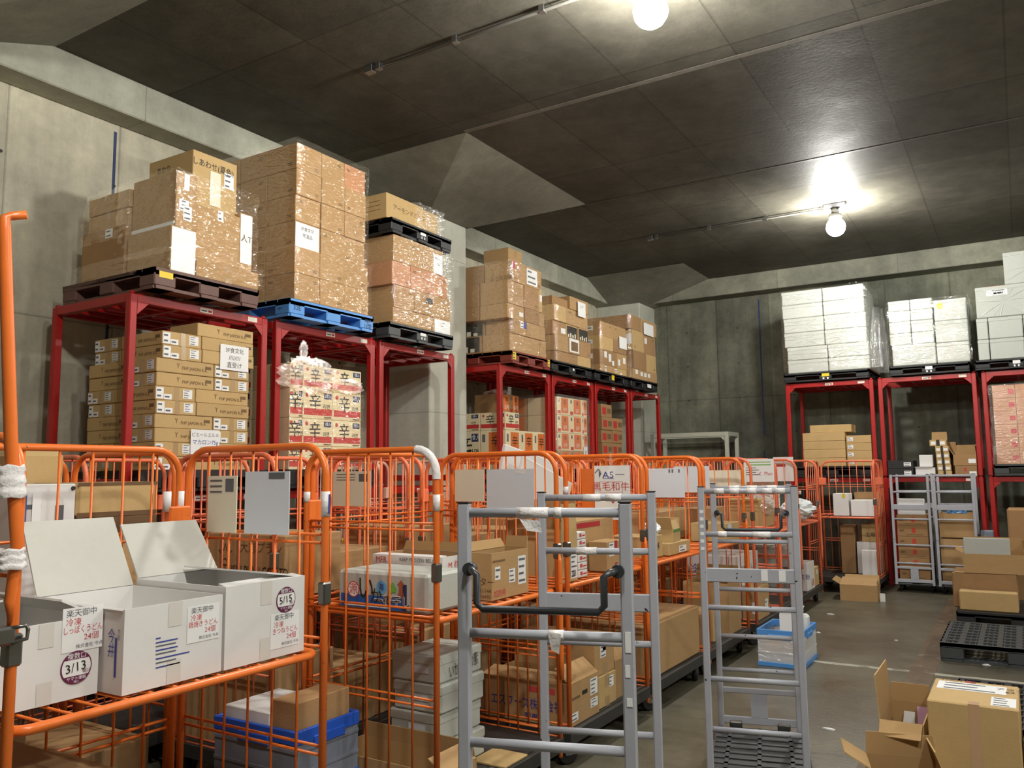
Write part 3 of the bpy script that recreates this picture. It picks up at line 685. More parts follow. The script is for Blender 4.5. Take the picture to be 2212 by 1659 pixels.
for i in range(4):
    for j in range(3):
        m = NC; lab = f'noodle carton with a black character, {colname(j, 3)} column, {["bottom", "second", "third", "top"][i]} row below the crumpled film'
        b = carton(lab, X-.45, X, c[j], c[j+1], rowz[i], rowz[i+1], m, group=G); noodle(b, '+x', 'shin')
    b = carton(f'noodle carton seen from its shaded end, {["bottom", "second", "third", "top"][i]} row beside the flat cartons', X-.9, X-.455, c[0], c[1], rowz[i], rowz[i+1], NC, group=G); noodle(b, '-y', 'shin')
film('stretch film round the spicy noodle cartons', X-.91, X+.006, c[0], c[3]+.005, LP, rowz[3], .012, seed=21, top=False)
def crumple(label, c, r, seed, amp=.3, m=None, name='crumpled_film'):
    rnd = random.Random(seed); q = MB(); nu, nv = 26, 16
    for i in range(nv+1):
        for j in range(nu):
            th = PI*i/nv; ph = 2*PI*j/nu; f = 1+rnd.uniform(-amp, amp)
            q.v.append((r[0]*math.sin(th)*math.cos(ph)*f, r[1]*math.sin(th)*math.sin(ph)*f, r[2]*math.cos(th)*f))
    for i in range(nv):
        for j in range(nu): q.f.append((i*nu+j, (i+1)*nu+j, (i+1)*nu+(j+1) % nu, i*nu+(j+1) % nu)); q.m.append(0); q.sm.append(False)
    o = q.build(name, m or BUNCH, None, c); tag(o, label, 'film', 'stretch film around loads'); return o
crumple('big bunched-up clear film sagging over the upper spicy noodle cartons', onX(668, 812, X+.0), (.1, .3, .13), 2)
crumple('tail of bunched film hanging at the end of the noodle cartons', onX(752, 835, X+.02), (.06, .16, .055), 5)
crumple('twisted tip of film pointing up from the bunched wrapping', onX(656, 757, X-.02), (.03, .035, .07), 6)

# ------------------------------------------------------------------ row past the column
def mixed(name, X, plx, pm, rows, rnd, depth=.5, seed=0, notes=(), filmed=True, rear=True, fam=.014):
    """irregular load: rows = [(y top px at left edge, y bottom px, [x bounds]...)]"""
    G = f'cartons of the {name}'; px0 = min(min(r[2]) for r in rows); px1 = max(max(r[2]) for r in rows)
    z = TP; out = {}
    n = len(rows)
    for i, (yt, yb, xs) in enumerate(rows):
        z1 = fz(xs[0], yt, X); c = [fy(x, (yt+yb)/2, X) for x in xs]; k = len(xs)-1
        for j in range(k):
            b = carton(f'carton, {["first", "second", "third"][j]} in the {rowlab(i, n)} row of the {name}', X-depth, X+rnd.uniform(-.015, .012), c[j], c[j+1], z, z1, rnd.choice((KR, KR, KD, KP)), group=G)
            out[(i, j)] = b
            if rnd.random() < .5: prints(b, '+x', rnd, 1)
        if rear:
            out[(i, 'r')] = b = carton(f'carton at the rear of the {rowlab(i, n)} row of the {name}', X-1.02, X-depth-.01, c[0]-.01, c[1] if k > 1 else c[0]+.5, z, z1, KD, group=G)
        z = z1
    for (i, j, u0, v0, u1, v1, lines) in notes: patch(out[(i, j)], '+x', u0, v0, u1, v1, PA, 'sticker', .002, lines=lines)
    if filmed: film(f'stretch film around the {name}', X-1.03, X+.02, fy(px0, rows[0][1], X), fy(px1, rows[0][1], X), TP-.03, z-.02, fam, seed=seed, top=False)
    return out, z
X = -4.97; rnd = random.Random(31)
o = pal_at('red-brown plastic pallet with yellow labels past the column', 1106, 1189, 780, -4.95, Z2+PZ, RBW)
patch(o, '-y', .02, .3, .1, .9, YEL, 'sticker', lines=2); patch(o, '-y', .92, .3, .98, .9, YEL, 'sticker', lines=2)
nm = 'load on the red-brown pallet'
out, z = mixed(nm, X, None, None, [(718, 770, [1104, 1167, 1181]), (688, 718, [1110, 1138, 1166, 1178]), (653, 688, [1098, 1134, 1164, 1176]), (603, 653, [1098, 1132, 1162, 1170]), (562, 603, [1107, 1136, 1169])], rnd, .4, 41,
    [(1, 0, .5, .5, .9, .95, 2), (2, 0, .7, .3, .95, .6, 0), (4, 1, .02, .1, .7, .9, 3), (3, 2, .3, .5, .9, .8, 0)], fam=.02)
patch(out[(4, 0)], '+x', .0, .6, .2, 1, REDT, 'red_tape'); text(out[(4, 0)], '-y', .6, .2, .05, 'おうちの味', INB)
patch(out[(1, 0)], '+x', .75, .5, .98, .95, INBL, 'sticker', .003)
carton('carton alone on the top of the load on the red-brown pallet', X-.62, X-.25, fy(1100, 545, X-.25)-.02, fy(1128, 545, X-.25), z, fz(1100, 534, X-.25), KR, group=f'cartons of the {nm}', tape=['+x'])
for i in (0, 1):
    b = out[(i, 'r')]; patch(b, '-y', .04, .08, .96, .95, INK, 'black_window')
    for k in range(5): patch(b, '-y', .1+.16*k, .1, .2+.16*k, .3+.12*(k % 2), PC, 'bottle_picture', .002)
# black-windowed load
o = pal_at('black plastic pallet under the load with black-windowed boxes', 1193, 1278, 800, -4.95, Z2+PZ, BK); patch(o, '-y', .5, .4, .54, .6, PA, 'printed_mark')
nm = 'load with black-windowed boxes'
out, z = mixed(nm, X, None, None, [(756, 793, [1201, 1248, 1276]), (721, 756, [1199, 1227, 1250, 1276]), (690, 721, [1196, 1225, 1249, 1270]), (655, 690, [1196, 1222, 1269])], rnd, .4, 43, [(2, 0, .6, .2, .95, .6, 0)])
for k in ((2, 1), (2, 2)):
    patch(out[k], '+x', .05, .05, .95, .9, INK, 'black_window'); 
    for i in range(4): patch(out[k], '+x', .12+.2*i, .08, .24+.2*i, .3+.1*(i % 2), PC, 'bottle_picture', .002)
patch(out[(1, 1)], '+x', .05, .1, .95, .98, PA, 'picture_label', .002); patch(out[(1, 1)], '+x', .2, .2, .85, .8, INB, 'picture', .003)
b = carton('carton with a white sheet topping the load with black-windowed boxes', X-.4, X+.01, fy(1230, 670, X), fy(1269, 670, X), z, fz(1230, 639, X), KR, group=f'cartons of the {nm}'); paper(b, '+x', .35, -.4, .78, .75, ['2-17', ''], hs=[.2, .1], ink=ING, off=.022)
b = carton('flap-topped carton at the corner above the black-windowed boxes', X-.9, X-.02, fy(1196, 650, X), fy(1229, 650, X), z, fz(1205, 640, X), KD, group=f'cartons of the {nm}')
# many small labels
o = pal_at('black plastic pallet under the load dotted with small white labels', 1286, 1357, 820, -4.95, Z2+PZ, BK); patch(o, '-y', .48, .3, .56, .8, YEL, 'sticker')
nm = 'load dotted with white labels'
out, z = mixed(nm, X, None, None, [(786, 815, [1296, 1326, 1354]), (752, 786, [1296, 1333, 1354]), (723, 752, [1296, 1325, 1352]), (692, 723, [1297, 1325, 1352])], rnd, .45, 47,
    [(0, 0, .3, .3, .42, .9, 1), (0, 0, .3, .05, .42, .25, 0), (0, 1, .1, .3, .25, .8, 1), (0, 1, .5, .1, .62, .4, 0), (1, 0, .25, .5, .4, .9, 0), (1, 0, .5, .3, .65, .8, 0), (1, 0, .7, .1, .82, .4, 0), (1, 1, .1, .2, .3, .6, 0), (1, 1, .6, .4, .85, .8, 0)])
paper(out[(3, 1)], '+x', .35, -.55, .95, .3, m=PA, off=.022)
for k in (1, 2, 3): patch(out[(k, 0)], '-y', .5, .4, .75, .7, PA, 'sticker', lines=1)
carton('dark carton lying on top of the load dotted with labels', X-.8, X-.3, fy(1285, 680, X-.3), fy(1318, 680, X-.3), z, z+.09, KD, group=f'cartons of the {nm}')
# last load before the corner
o = pal_at('black plastic pallet in the corner of the hall', 1364, 1420, 835, -4.95, Z2+PZ, BK); patch(o, '-y', .6, .3, .75, .7, PA, 'printed_mark')
nm = 'load in the hall corner'
out, z = mixed(nm, X, None, None, [(795, 826, [1366, 1418]), (756, 795, [1368, 1395, 1417]), (711, 756, [1366, 1390, 1416]), (678, 711, [1360, 1384, 1416])], rnd, .45, 49,
    [(0, 0, .1, .5, .2, .95, 0), (0, 0, .3, .4, .4, .8, 0), (0, 0, .45, .4, .55, .8, 0), (0, 0, .6, .4, .7, .8, 0), (2, 1, .1, .5, .3, .8, 0)])
paper(out[(3, 1)], '+x', .1, -.1, .75, .75, m=PA, off=.022); patch(out[(2, 0)], '-y', .7, .3, .97, .8, PA, 'sticker')

# lower tier past the column
X = -5.125
G = 'yellowish noodle cartons at the column edge'
pallet('black plastic pallet under the yellowish noodle cartons', X-.56, 8.560, Z1+PZ, BK, PI/2, 1.08, 1.08)
zA_, zB_ = fz(1090, 928, X), fz(1090, 889, X); c = [fy(x, 930, X) for x in (1092, 1124, 1153, 1178)]
zA_ = max(zA_, LP+.16)
for j in range(3):
    b = carton(f'cream carton with orange panel, {colname(j, 3)} of three in front of the orange pile', X-.36, X, c[j], c[j+1], LP, zA_, NC, group=G); noodle(b, '+x', 'o1')
    if j == 0: noodle(b, '-y', 'o1')
b = carton('cream noodle carton at the rack post, on top of the orange-panelled ones', X-.36, X, c[0], c[1]-.02, zA_, zB_, NC, group=G); noodle(b, '+x', 'shin'); noodle(b, '-y', 'shin')
for k in range(2):
    z0, z1 = (LP, zA_) if k == 0 else (zA_, zB_)
    b = carton(f'cream noodle carton against the concrete column, {["lower", "upper"][k]} of two', X-.76, X-.365, c[0], c[1]-.04, z0, z1, NC, group=G); noodle(b, '-y', 'shin')
G = 'orange printed cartons past the column'
Xr = X-.4; c = [fy(x, 890, Xr) for x in (1126, 1158, 1190)]; c = [8.7, 8.92, 9.14]
for i in range(4):
    h0 = LP+i*(fz(1126, 856, Xr)-LP)/4; h1 = LP+(i+1)*(fz(1126, 856, Xr)-LP)/4
    for j in range(2): b = carton(f'dim orange printed carton, {colname(j, 2)} column, {rowlab(i, 4)} row behind the cream ones', Xr-.4, Xr, c[j], c[j+1], h0, h1, KD, group=G); noodle(b, '+x', 'o2')
crumple('loose film over the dim orange printed pile behind the cream cartons', (Xr-.2, (c[0]+c[2])/2, h1+.02), (.15, .17, .05), 8)
pallet('black plastic pallet under the film-wrapped orange printed cartons', X-.56, 9.817, Z1+PZ, BK, PI/2, 1.08, 1.08)
c = [min(10.32, max(9.33, fy(x, 930, X))) for x in (1204, 1231, 1258, 1283)]; ht = fz(1204, 856, X)
for i in range(4):
    for j in range(3):
        b = carton(f'orange printed carton in clear film, {colname(j, 3)} column, {rowlab(i, 4)} row', X-.45, X, c[j], c[j+1], LP+i*(ht-LP)/4, LP+(i+1)*(ht-LP)/4, NC if i else KR, group=G); noodle(b, '+x', 'o2')
        if (i, j) == (0, 2): paper(b, '+x', .15, .1, .95, 1.3, ['3F', '常温'], hs=[.2, .2], ink=ING)
    b = carton(f'orange printed carton in clear film, end side showing, {rowlab(i, 4)} row', X-.92, X-.46, c[0], c[1]+.1, LP+i*(ht-LP)/4, LP+(i+1)*(ht-LP)/4, KR, group=G); noodle(b, '-y', 'o2')
film('loose shiny film trailing over the orange printed cartons', X-.93, X+.01, c[0], c[3], LP, ht+.03, .018, FILMB, seed=51)
pallet('black plastic pallet under the cartons with red print', X-.56, 11.074, Z1+PZ, BK, PI/2, 1.08, 1.08)
c = [fy(x, 930, X) for x in (1300, 1323, 1345)]; ht = fz(1300, 872, X)
for i in range(5):
    for j in range(2):
        if i == 4 and j == 1: continue
        b = carton(f'carton with small red print, {colname(j, 2)} column, {rowlab(i, 5)} row', X-.5, X+random.uniform(-.01, .01), c[j], c[j+1], LP+i*(ht-LP)/5, LP+(i+1)*(ht-LP)/5, KD, group='cartons with red print')
        patch(b, '+x', .1, .2, .45, .75, REP, 'red_print'); patch(b, '+x', .55, .3, .9, .7, INB, 'printed_mark')
# ------------------------------------------------------------------ loads on the racks at the back wall
def bx_(x, y, Y): return onY(x, y, Y).x
def bz(x, y, Y): return onY(x, y, Y).z
Y = 12.36
PLB = []
for k, (xl, xr, lab) in enumerate(((1690, 1880, 'black plastic pallet with yellow print under the doubled foam boxes'), (1922, 2095, 'black plastic pallet under the foam boxes with the yellow dot'), (2108, 2290, 'black plastic pallet under the highest foam stack at the edge'))):
    a, b_ = bx_(xl, 810, Y), bx_(xr, 805, Y); o = pallet(lab, (a+b_)/2, Y+.52, Z2+PZ, BK, 0, min(1.16, b_-a), 1.06, .125); PLB.append(o)
    patch(o, '-y', .46, .45, .55, .8, YEL if k == 0 else PA, 'printed_mark'); patch(o, '-y', .47, .15, .49, .35, PA, 'printed_mark'); patch(o, '-y', .52, .15, .54, .35, PA, 'printed_mark')
TB = Z2+PZ+.127
def foam(label, x0, x1, z0, z1, Yf, d, group, lid=True):
    b = carton(label, x0, x1, Yf, Yf+d, z0, z1, FO, 'foam_box', 'foam box', group, c=.011, gap=.007)
    if lid:                                       # the lid stands a little proud of the body
        sx, sy, sz = b['_s']; MB().box(-sx/2-.002, -sy/2-.004, sz-min(.05, sz*.28), sx/2+.002, sy/2, sz+.0005, 0, .006).build('lid', FO, b)
    return b
def starfold(b, seed):
    """pleats of the film gathered to the middle of a face"""
    rnd = random.Random(seed); sx, sy, sz = b['_s']; q = MB()
    for i in range(14):
        a = 2*PI*i/14+rnd.uniform(-.1, .1); r = 1
        ex, ez = math.cos(a)*sx*.47, math.sin(a)*sz*.95; w = rnd.uniform(.01, .03)
        if abs(ez) > sz*.47: f = sz*.47/abs(ez); ex *= f; ez *= f
        q.quad((0, -sy/2-.012, sz/2), (ex-ez*w, -sy/2-.004, sz/2+ez+ex*w), (ex, -sy/2-.014, sz/2+ez), (ex+ez*w, -sy/2-.004, sz/2+ez-ex*w))
    return q.build('film_pleats', mat('pleated_film', srgb(198, 201, 196), .22), b)
G = 'doubled white foam boxes'
xs = [(1697, 1785, 1875), (1692, 1780, 1872), (1690, 1779, 1870)]
zt = bz(1690, 632.5, Y); zh = [TB, bz(1690, 753, Y), bz(1690, 691, Y), zt]
for i in range(3):
    c = [bx_(x, 700, Y) for x in xs[i]]
    for j in range(2):
        for k in range(2):
            z0 = zh[i]+(zh[i+1]-zh[i])*k/2; z1 = zh[i]+(zh[i+1]-zh[i])*(k+1)/2
            b = foam(f'white foam box, {["side by the corner", "side by the middle rack"][j]}, {ORD[i*2+k] if i*2+k < 5 else "top"} layer of the doubled boxes', c[j], c[j+1]-.004, z0, z1, Y, .5, G)
            if k == 1 or i == 1: starfold(b, i*7+j*3+k)
        foam(f'white foam box in the rear half, {["corner side", "middle side"][j]}, {["lower", "middle", "upper"][i]} part of the doubled boxes', c[j], c[j+1]-.004, zh[i], zh[i+1], Y+.51, .5, G, False)
film('clear film hanging round the doubled white foam boxes', bx_(1692, 700, Y), bx_(1873, 700, Y), Y-.012, Y+1.02, TB+.003, zt+.02, .02, seed=61)
film('baggy film sticking out beside the doubled foam boxes', bx_(1873, 700, Y)+.03, bx_(1873, 700, Y)+.13, Y+.15, Y+.9, TB+.003, zt-.3, .05, FILMB, seed=62, pinch=.5, nz=8)
G = 'white foam boxes with the yellow dot'
c = [bx_(x, 720, Y) for x in (1921, 1969, 2018)]; zs = [bz(1919, y, Y) for y in (747.5, 723, 698, 675, 652)]
b = foam('wide white foam box at the bottom of the stack with the yellow dot', c[0]+.02, c[2]+.01, TB, zs[0], Y, .5, G)
for i in range(4):
    for j in range(2): foam(f'small white foam box, {["outer", "inner"][j]} column, {rowlab(i, 4)} row above the wide one', c[j], c[j+1]-.003, zs[i], zs[i+1], Y, .5, G)
c2 = bx_(2093, 730, Y); zr = [TB, bz(2019, 742, Y), bz(2019, 695, Y), bz(2019, 649, Y)]
for i in range(3):
    b = foam(f'white foam box beside the small ones, {rowlab(i, 3)} of its column', c[2]+.014, c2, zr[i], zr[i+1], Y-.01, .5, G)
    if i == 2:
        d = MB().disc((0, 0, 0), (0, 1, 0), .042, .002, 20).build('yellow_dot', mat('yellow_sticker', srgb(214, 196, 60), .5), b); d.location = (-b['_s'][0]*.32, -b['_s'][1]/2-.003, b['_s'][2]*.72)
for i in range(2): foam(f'white foam box in the rear of the stack with the yellow dot, {["lower", "upper"][i]}', c[0]+.02, c2, TB+.45*i, TB+.45*(i+1), Y+.51, .5, G, False)
zs2 = bz(1919, 655, Y)
film('shiny clear film wound round the foam boxes with the yellow dot', c[0]-.005, c2, Y-.012, Y+1.02, TB+.003, zs2, .03, FILM, seed=63, top=False)
G = 'white foam boxes at the picture edge'
zs = [TB, bz(2110, 735, Y), bz(2110, 689, Y), bz(2110, 622, Y)]
c = [bx_(x, 720, Y) for x in (2110, 2136, 2212, 2290)]
for i in range(3):
    if i < 2:
        for j in range(3): foam(f'white foam box in the edge stack, {["first", "second", "third"][j]} in the {["bottom", "second"][i]} row', c[j], c[j+1]-.003, zs[i], zs[i+1], Y, .5, G)
    else:
        b = foam('large white foam box with a dark barcode label in the edge stack', bx_(2107, 650, Y), bx_(2230, 650, Y), zs[i], zs[i+1], Y-.01, .5, G); starfold(b, 77)
        patch(b, '-y', .2, .7, .58, .97, PA, 'sticker', .002); patch(b, '-y', .22, .97, .56, 1, mat('tan_tape', srgb(206, 160, 130), .4), 'tape', .003); patch(b, '-y', .33, .74, .5, .8, INK, 'barcode', .003); patch(b, '-y', .3, .84, .52, .87, ING, 'barcode', .003)
        b = foam('single white foam box on the top of the edge stack', bx_(2168, 590, Y), bx_(2290, 590, Y), zs[3], bz(2168, 546, Y), Y, .5, G); starfold(b, 78)
for i in range(3): foam(f'white foam box in the rear of the edge stack, {["lower", "middle", "upper"][i]}', c[0], c[3], zs[i], zs[i+1], Y+.51, .5, G, False)

# lower tier, first bay: long pale cartons
LZ = Z1+PZ
a = bx_(1736, 1000, Y); b_ = min(bx_(1889, 1000, Y), R3[0]+RW-.062)
o = pallet('black plastic pallet under the long pale cartons at the back', R3[0]+.6, Y+.52, LZ, BK, 0, 1.08, 1.06, .14)
TB2 = LZ+.142; zt = bz(1736, 935.8, Y); dz = (zt-TB2)/4 if zt > TB2+.3 else .1
G = 'long pale cartons on the back rack'
for i in range(4):
    b = carton(f'long pale carton, {rowlab(i, 4)} of the pile on the back rack', a, bx_(1827, 980, Y), Y, Y+.4, TB2+i*dz, TB2+(i+1)*dz, KP, group=G)
carton('long pale carton lying crosswise, uppermost on the back rack', a+.1, bx_(1838, 930, Y), Y+.04, Y+.42, TB2+4*dz, TB2+5*dz-.01, KP, group=G)
zt2 = bz(1829, 941, Y); dz2 = (zt2-TB2)/4
for i in range(4):
    b = carton(f'short pale carton with a white label, {rowlab(i, 4)} of its pile on the back rack', bx_(1829, 980, Y), b_, Y, Y+.5, TB2+i*dz2, TB2+(i+1)*dz2, KP, group=G); patch(b, '-y', .06, .3, .28, .78, PA, 'end_label', lines=2)
# second bay: small boxes straight on the rack
BKC = mat('black_cardboard', srgb(30, 30, 32), .5)
FL = Z1+.002
MB_ = bz
for i in range(2):
    b = carton(f'flat black box with a white label, {["lower", "upper"][i]} of two on the back rack', bx_(1916, 1000, Y), bx_(1972, 1000, Y), Y+.02, Y+.5, FL+i*.115, FL+(i+1)*.115, BKC, group='small boxes on the back rack'); patch(b, '-y', .64, .3, .92, .78, PA, 'end_label', lines=2)
b = carton('white box lying flat beside the black boxes', bx_(1976, 1000, Y), bx_(2019, 1000, Y), Y+.02, Y+.4, FL, FL+.13, WC, group='small boxes on the back rack'); z_ = FL+.13
b = carton('smaller white box standing on the flat white one', bx_(1984, 985, Y), bx_(2014, 985, Y), Y+.05, Y+.2, z_+.012, z_+.17, WC, group='small boxes on the back rack')
b = carton('thin white sheet of card between the two white boxes', bx_(1974, 985, Y), bx_(2012, 985, Y), Y, Y+.3, z_, z_+.01, PA, group='small boxes on the back rack')
for i in range(5):
    b = carton(f'small carton with a black band and two labels, {rowlab(i, 5)} of a narrow pile', bx_(2024-i*.6, 1000, Y), bx_(2055-i, 1000, Y), Y+.02, Y+.4, FL+i*.083, FL+(i+1)*.083, KP, group='small boxes on the back rack')
    patch(b, '-y', .4, 0, .58, 1, INK, 'black_band')
    if i > 0: patch(b, '-y', .08, .2, .36, .65, PA, 'end_label'); patch(b, '-y', .62, .2, .92, .65, PA, 'end_label')
ztop = FL+5*.083
b = opencarton('open tilted small carton on top of the narrow banded pile', (.2, .3, .08), ((bx_(2008, 960, Y)+bx_(2043, 960, Y))/2, Y+.2, ztop+.002), 0, {'+y': (15, .12)}, KP, KI, group='small boxes on the back rack'); patch(b, '-y', .4, 0, .6, 1, INK, 'black_band'); patch(b, '-y', .08, .2, .36, .75, PA, 'end_label'); patch(b, '-y', .62, .2, .92, .75, PA, 'end_label')
b = carton('dark flat carton lying behind the banded pile', bx_(2036, 950, Y), bx_(2060, 950, Y), Y+.42, Y+.7, FL, ztop+.06, KD, group='small boxes on the back rack')
c0, c1 = bx_(2059, 990, Y), bx_(2109, 990, Y); w_ = c1-c0
b = carton('brown carton under the open one near the middle post', c0+.01, c1, Y+.02, Y+.42, FL, FL+.15, KD, group='small boxes on the back rack'); patch(b, '-y', .65, .1, .97, .5, PA, 'end_label'); patch(b, '-y', .42, .5, .52, .8, REP, 'red_print')
b = opencarton('open brown carton with raised rear flap near the middle post', (w_, .4, .14), ((c0+c1)/2, Y+.22, FL+.152), 0, {'+y': (8, .14), '-x': (30, .12), '+x': (-5, .12)}, KD, KI, group='small boxes on the back rack'); patch(b, '-y', .65, .2, .97, .6, PA, 'end_label')
# third bay: wrapped cartons
o = pallet('charcoal plastic pallet under the film-wrapped cartons at the edge', R3[2]+.6, Y+.52, LZ, BG, 0, 1.06, 1.06, .14)
c = [bx_(x, 930, Y) for x in (2140, 2199, 2258)]; c[0] = max(c[0], R3[2]+.11); c[2] = min(c[2], R3[2]+1.05); zt = bz(2140, 833, Y); zt = max(zt, TB2+.9)
for i in range(6):
    for j in range(2):
        b = carton(f'film-wrapped carton with red print, {["outer", "inner"][j]} column, {rowlab(i, 6)} row at the edge', c[j], c[j+1], Y, Y+.48, TB2+i*(zt-TB2)/6, TB2+(i+1)*(zt-TB2)/6, KO, group='film-wrapped cartons at the edge'); patch(b, '-y', .7, .3, .95, .65, REP, 'red_print')
film('very shiny crinkled film around the cartons with red print', c[0]-.005, c[2], Y-.015, Y+.5, TB2, zt+.01, .04, FILMB, seed=66)
# ------------------------------------------------------------------ roll cages
CD = .8                # depth across the row; the open side faces the aisle (+x)
PLT = mat('latch_steel', srgb(120, 120, 116), .3, metal=.85, var=.1, vscale=20)
_cage = {}
def utube(p, q, zb, zt, r, n=10, cr=.11, seg=6, rad=.0138):
    """inverted U of tube between two foot points"""
    p = Vector(p); q = Vector(q); u = (q-p).normalized(); z = Vector((0, 0, 1))
    pts = [p+z*zb, p+z*(zt-cr)]+arc(p+u*cr+z*(zt-cr), cr, PI, PI/2, seg, u, z)[1:]+arc(q-u*cr+z*(zt-cr), cr, PI/2, 0, seg, u, z)+[q+z*zb]
    return MB().tube(pts, rad, n)
def panel(t, name, p, q, nrod, m, rails, zb=.13, zt=1.7, dbl=True):
    o = utube(p, q, zb, zt-.0138, .0138).build(name, m, t)
    P = Vector(p); Q = Vector(q); L = (Q-P).length; u = (Q-P)/L; nrm = Vector((-u.y, u.x, 0))
    k = ('rod', m.name)
    if k not in _cage: _cage[k] = MB().tube([(0, 0, .2), (0, 0, 1.683)], .0048, 6).mesh('wire_rod', m)
    for i in range(nrod): ob('wire_rod', _cage[k], o, P+u*(L*(i+1)/(nrod+1)))
    k = ('rail', m.name, round(L, 3), round(u.x, 2))
    if k not in _cage: _cage[k] = MB().tube([(0, 0, 0), u*L], .0058, 6).mesh('cross_rail', m)
    for z in rails:
        for d in ((0, .03) if dbl else (0,)): ob('cross_rail', _cage[k], o, P+Vector((0, 0, z+d))+nrm*.009)
    return o
def cage(label, loc, W=1.1, m=OR, rz=0, shelf=True, group='orange roll cages', bar=True, near=True, far=True, back=True, shz=.955):
    key = (W, m.name, shelf, bar, near, far, back, shz)
    if key in _cage:
        t = copy_tree(_cage[key]); t.location = loc; t.rotation_euler = (0, 0, rz); return tag(t, label, 'roll cage', group)
    t = thing('roll_cage', label, 'roll cage', loc, rz, group); _cage[key] = t
    x0, x1, y0, y1 = -CD/2+.014, CD/2-.014, -W/2+.014, W/2-.014; rails = (1.335, .97, .6, .2)
    d = MB().box(-CD/2+.02, -W/2+.02, .165, CD/2-.02, W/2-.02, .2, 0, .004); d.build('base_deck', DK, t)
    f = MB()
    f.box(-CD/2, -W/2, .13, -CD/2+.04, W/2, .2, 0, .003); f.build('deck_rail', DK, t)
    MB().box(CD/2-.04, -W/2, .13, CD/2, W/2, .2, 0, .003).build('deck_rail', DK, t)
    for s in (-1, 1): MB().box(-CD/2+.04, s*(W/2-.02)-.02, .13, CD/2-.04, s*(W/2-.02)+.02, .2, 0, .003).build('deck_rail', DK, t)
    for sx in (-1, 1):
        for sy in (-1, 1):
            k = 'caster'
            if k not in _cage:
                wq = MB(); wq.tube([(0, -.018, 0), (0, -.014, 0), (0, .014, 0), (0, .018, 0)], [.055, .064, .064, .055], 18); _cage[k] = wq.mesh('wheel', RB)
                fq = MB(); fq.box(-.035, -.03, .066, .035, .03, .072); fq.box(-.025, -.026, -.012, .025, -.021, .07); fq.box(-.025, .021, -.012, .025, .026, .07); fq.disc((0, 0, 0), (0, 1, 0), .014, .056, 10); _cage['fork'] = fq.mesh('fork', ZN)
            c = ob('caster', _cage['fork'], t, (sx*(CD/2-.08), sy*(W/2-.1), .064), (0, 0, .5*sx*sy+PI/2)); ob('wheel', _cage['caster'], c)
    if near: panel(t, 'side_panel', (x0, y0, 0), (x1, y0, 0), 5, m, rails)
    if far: panel(t, 'side_panel', (x0, y1, 0), (x1, y1, 0), 5, m, rails)
    if back: panel(t, 'rear_panel', (x0-.002, y0+.04, 0), (x0-.002, y1-.04, 0), 7, m, rails)
    for sy in (-1, 1):
        MB().box(x0-.02, sy*(W/2-.06)-.05, 1.36, x0+.022, sy*(W/2-.06)+.05, 1.46, 0, .006).build('corner_bracket', m, t)
        MB().box(x1-.018, sy*(W/2-.014)-.02, 1.12, x1+.018, sy*(W/2-.014)+.02, 1.2, 0, .006).build('latch', PLT, t)
        MB().tube([(x1, sy*(W/2-.014), .1), (x1, sy*(W/2-.014), .16)], [.010, .014], 10).build('post_foot', m, t)
    if shelf:
        r = .0135; a, b = -CD/2+.05, CD/2-.02; c, d = -W/2+.035, W/2-.035; cr = .05; z = shz
        pts = arc((b-cr, d-cr, z), cr, 0, PI/2, 5, (1, 0, 0), (0, 1, 0))+arc((a+cr, d-cr, z), cr, PI/2, PI, 5, (1, 0, 0), (0, 1, 0))+arc((a+cr, c+cr, z), cr, PI, 1.5*PI, 5, (1, 0, 0), (0, 1, 0))+arc((b-cr, c+cr, z), cr, 1.5*PI, 2*PI, 5, (1, 0, 0), (0, 1, 0))
        so = MB().tube(pts, r, 10, closed=True).build('shelf', m, t)
        kr = ('sr', m.name)
        if kr not in _cage: _cage[kr] = MB().tube([(a, 0, z+.004), (b, 0, z+.004)], .0045, 6).mesh('shelf_rod', m)
        n = int((d-c)/.075)
        for i in range(1, n): ob('shelf_rod', _cage[kr], so, (0, c+(d-c)*i/n, 0))
    if bar:
        MB().tube([(x1+.022, W/2-.03, 1.15), (x1+.022, W/2-.03, 1.1), (x1+.024, W/2-.03, .62), (x1+.024, W/2-.03, .5)], [.005, .013, .013, .012], 8).build('closing_bar', m, t)
    return t
def board(t, side, u0, u1, z0, z1, m=PA, W=1.1, name='sign_board', d=.014, back=False):
    """flat sheet fixed on a side panel of cage t; u along the depth from the aisle-side edge, in metres"""
    y = (W/2-.014)*(1 if side == 'far' else -1)-d; x1 = CD/2-.014
    o = MB().box(-(u1-u0)/2, -.002, 0, (u1-u0)/2, .002, z1-z0).build(name, m, t, (x1-(u0+u1)/2, y, z0)); o['_s'] = (u1-u0, .004, z1-z0); return o
XFR = -2.13; XC = XFR-CD/2
# row by the aisle
C1 = cage('orange roll cage with three open white cartons on its shelf', (XC, 1.655, 0), bar=False)
C2 = cage('orange roll cage with the squid foam box, white tape on its corner', (XC, 3.39, 0))
C3 = cage('orange roll cage with the red handwritten sheet and slanted white boards', (XC, 4.57, 0))
C4 = cage('orange roll cage with two big plain cartons in its base', (XC, 5.73, 0))
C5 = cage('orange roll cage with one carton on its near-empty shelf, behind the grey trolleys', (XC+.01, 6.86, 0))
C6 = cage('faded orange roll cage with the green and red written sheet', (XC+.03, 8.03, 0), .9, PK)
C7 = cage('faded orange roll cage with the plastic-wrapped white bag', (XC+.02, 8.98, 0), .9, PK)
C8 = cage('faded orange roll cage with white foam boxes low inside', (XC+.0, 10.05, 0), 1.1, PK)
C9 = cage('faded orange roll cage facing the photographer beside the loaded trolley', (-2.02, 11.75, 0), .85, PK, -PI/2, bar=False)
